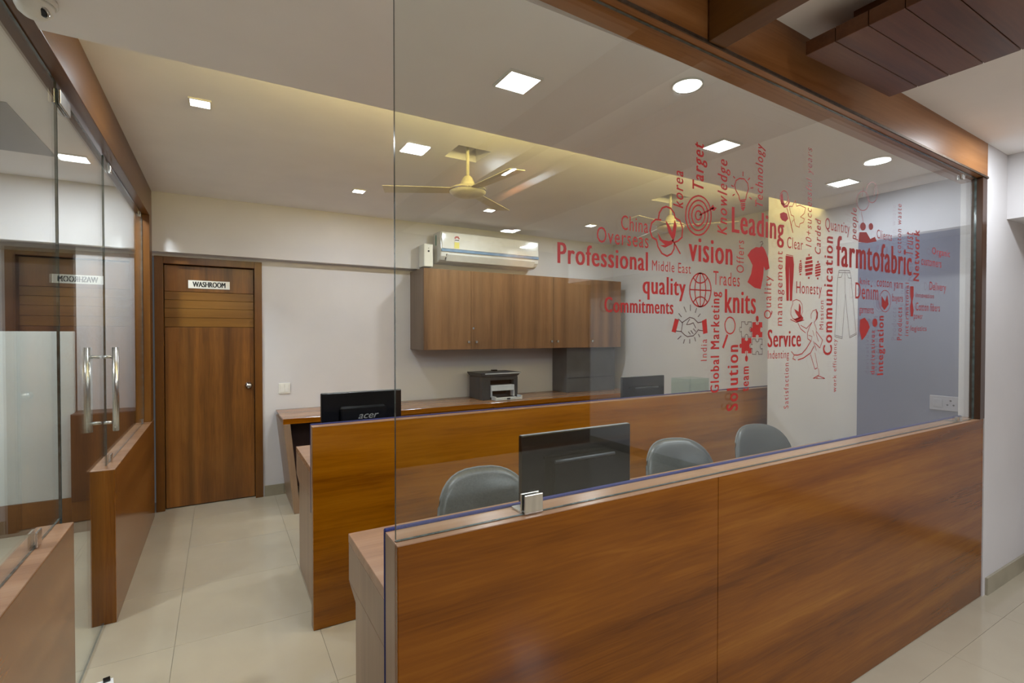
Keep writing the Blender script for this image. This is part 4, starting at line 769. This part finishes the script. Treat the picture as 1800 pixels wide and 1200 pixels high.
MB().box(-.014, -.0065, 2.51-c[1], 2.66-c[1], 2.375-.012, 2.43-.012, bev=.002).box(.0065, .014, 2.51-c[1], 2.66-c[1], 2.375-.012, 2.43-.012, bev=.002).build('top_patch', M['chrome'], t)
MB().box(-.014, -.0065, 2.51-c[1], 2.66-c[1], 0, .05, bev=.002).box(.0065, .014, 2.51-c[1], 2.66-c[1], 0, .05, bev=.002).build('bottom_patch', M['chrome'], t)
# side room fittings seen through the glass
t = thing('white_board', (-1.62, 5.08, 0), 'white screen board with a brown base in the side room behind the glass', 'screen')
MB().box(-.72, .64, -.02, .02, .236, 1.525, bev=.002).build('board', M['screen'], t)
MB().box(-.72, .64, -.03, .03, .001, .235, bev=.002).build('base_panel', M['brownwood'], t)
t = thing('low_cabinet', (-.78, 5.0, 0), 'dark brown low cabinet in the side room beside the white board', 'cabinet')
MB().box(-.195, .195, -.10, .148, .236, .90, bev=.003).build('body', M['darkwood'], t)
MB().box(-.195, .195, -.09, .148, .001, .235, bev=.003).build('plinth', M['brownwood'], t)
MB().box(-.19, -.0015, -.112, -.1005, .24, .895, bev=.002).build('door', M['darkwood'], t)
MB().box(.0015, .19, -.112, -.1005, .24, .895, bev=.002).build('door', M['darkwood'], t)
# sheet of paper on the floor
t = thing('paper_sheet', (-.44, 2.60, .0005), 'white sheet with a black clip lying on the floor by the glass door', 'paper', None, .2)
MB().prism([(-.05, -.14), (.05, -.15), (.055, .14), (-.045, .15)], 'z', 0, .002).build('sheet', M['paper'], t)
MB().box(.02, .045, .12, .15, .0022, .010, bev=.002).build('clip', M['black'], t)

# =====================================================================
# FRONT GLASS WITH LETTERING
# =====================================================================
GY = 1.132
gx0, gx1 = .348, 3.699
fp, c = pane('front_glass', (gx0, gx1, GY-.005, GY+.005, 1.0215, 2.385), 'large front glass pane covered with red words and drawings', 'glass pane')
# top edge follows the beam
for v in fp.children[0].data.vertices:
    if v.co.z > 1: v.co.z = zb(v.co.x+c[0])-.002-c[2]
def clampx(x, z, s=.058, foot=True):
    m_ = MB().box(x-s/2-c[0], x+s/2-c[0], -.0125, -.0066, z-c[2], z+s*.9-c[2], bev=.002).box(x-s/2-c[0], x+s/2-c[0], .0066, .0125, z-c[2], z+s*.9-c[2], bev=.002)
    if foot: m_.box(x-s/2-c[0], x+s/2-c[0], .0125, .06, z-c[2], z+.004-c[2])
    m_.build('glass_clamp', M['chrome'], fp)
clampx(.722, 1.0215); clampx(3.50, 1.0215, .03); clampx(3.50, 2.345, .03, False)
YD = GY-.0066-GY      # face of the pane towards the lobby
wt = {0: .0, 1: .06, 2: .03, 3: .05}
def word_spans(s, bold, shear, gap):
    """each word of a phrase with the share of the phrase's width it takes"""
    ws = s.split(' ')
    if len(ws) == 1: return [(s, 0., 1.)]
    X = lambda t: (min(v[0] for v in text_mesh(t, 0, shear, gap)[0]), max(v[0] for v in text_mesh(t, 0, shear, gap)[0]))
    a0, a1 = X(s); a1 += bold; out = []; pre = ''
    for w_ in ws:
        r = X(pre+w_)[1]; q = X(w_); out.append((w_, (r-(q[1]-q[0])-a0)/(a1-a0), (r+bold-a0)/(a1-a0))); pre += w_+' '
    return out
def full_top(s, shear, gap): return max(v[1] for v in text_mesh(s, 0, shear, gap)[0])
for s, xl, xr, zt, zb_, wg in WORDS_FLAT:
    for w_, p0, p1 in word_spans(s, wt[wg], 0, 1.12):
        k = full_top(w_, 0, 1.12)/full_top(s, 0, 1.12)
        o = lettering('vinyl_word', w_, lambda u, v: (xl+(p0+u*(p1-p0))*(xr-xl)-c[0], YD, zb_+v*k*(zt-zb_)-c[2]), M['red'], fp, wt[wg], 0, 1.12); o['label'] = 'red word "%s"' % w_
for s, xb, xt, zs, ze, wg in WORDS_UPRIGHT:
    sh = .18 if wg >= 2 or s.startswith('10') else 0
    for w_, p0, p1 in word_spans(s, wt[wg], sh, 1.22):
        k = full_top(w_, sh, 1.22)/full_top(s, sh, 1.22)
        o = lettering('vinyl_word', w_, lambda u, v: (xb+v*k*(xt-xb)-c[0], YD, zs+(p0+u*(p1-p0))*(ze-zs)-c[2]), M['red'], fp, wt[wg], sh, 1.22); o['label'] = 'upright red word "%s"' % w_
def icon(label, lines, fills):
    bm = bmesh.new(); yk = YD-.0002
    def vert(x, z): return bm.verts.new((x/100-c[0], yk, z/100-c[2]))
    for wd, colr, pts in lines:
        P_ = [Vector((x/100, z/100)) for x, z in pts]; h = wd*.00055
        closed = (P_[0]-P_[-1]).length < 1e-4
        n = len(P_); off = []
        for i in range(n):
            if closed: a = P_[(i-1) % (n-1)]; b = P_[(i+1) % (n-1)] if i < n-1 else P_[1]
            else: a = P_[max(i-1, 0)]; b = P_[min(i+1, n-1)]
            if closed and i == 0: a = P_[n-2]
            d1 = (P_[i]-a); d2 = (b-P_[i])
            if d1.length < 1e-6: d1 = d2
            if d2.length < 1e-6: d2 = d1
            n1 = Vector((-d1.y, d1.x)).normalized(); n2 = Vector((-d2.y, d2.x)).normalized()
            m_ = n1+n2
            m_ = n1 if m_.length < .3 else m_.normalized()
            off.append(m_*(h/max(.5, m_.dot(n1))))
        A = [vert(100*(p+o).x, 100*(p+o).y) for p, o in zip(P_, off)]; Bv = [vert(100*(p-o).x, 100*(p-o).y) for p, o in zip(P_, off)]
        for i in range(n-1):
            f = bm.faces.new((A[i], A[i+1], Bv[i+1], Bv[i])); f.material_index = 0 if colr == 'r' else 1
    for colr, pts in fills:
        pts = pts if pts[0] != pts[-1] else pts[:-1]
        vv = [vert(x, z) for x, z in pts]
        for tri in tessellate_polygon([[Vector((x, z, 0)) for x, z in pts]]):
            f = bm.faces.new([vv[i] for i in tri]); f.material_index = 0 if colr == 'r' else 1
    me = bpy.data.meshes.new('vinyl_icon'); bm.to_mesh(me); bm.free(); me.materials.append(M['red']); me.materials.append(M['dark_vinyl'])
    o = bpy.data.objects.new('vinyl_icon', me); C.objects.link(o); o.parent = fp; o['label'] = label
for lb, ln, fi in ICONS: icon(lb, ln, fi)
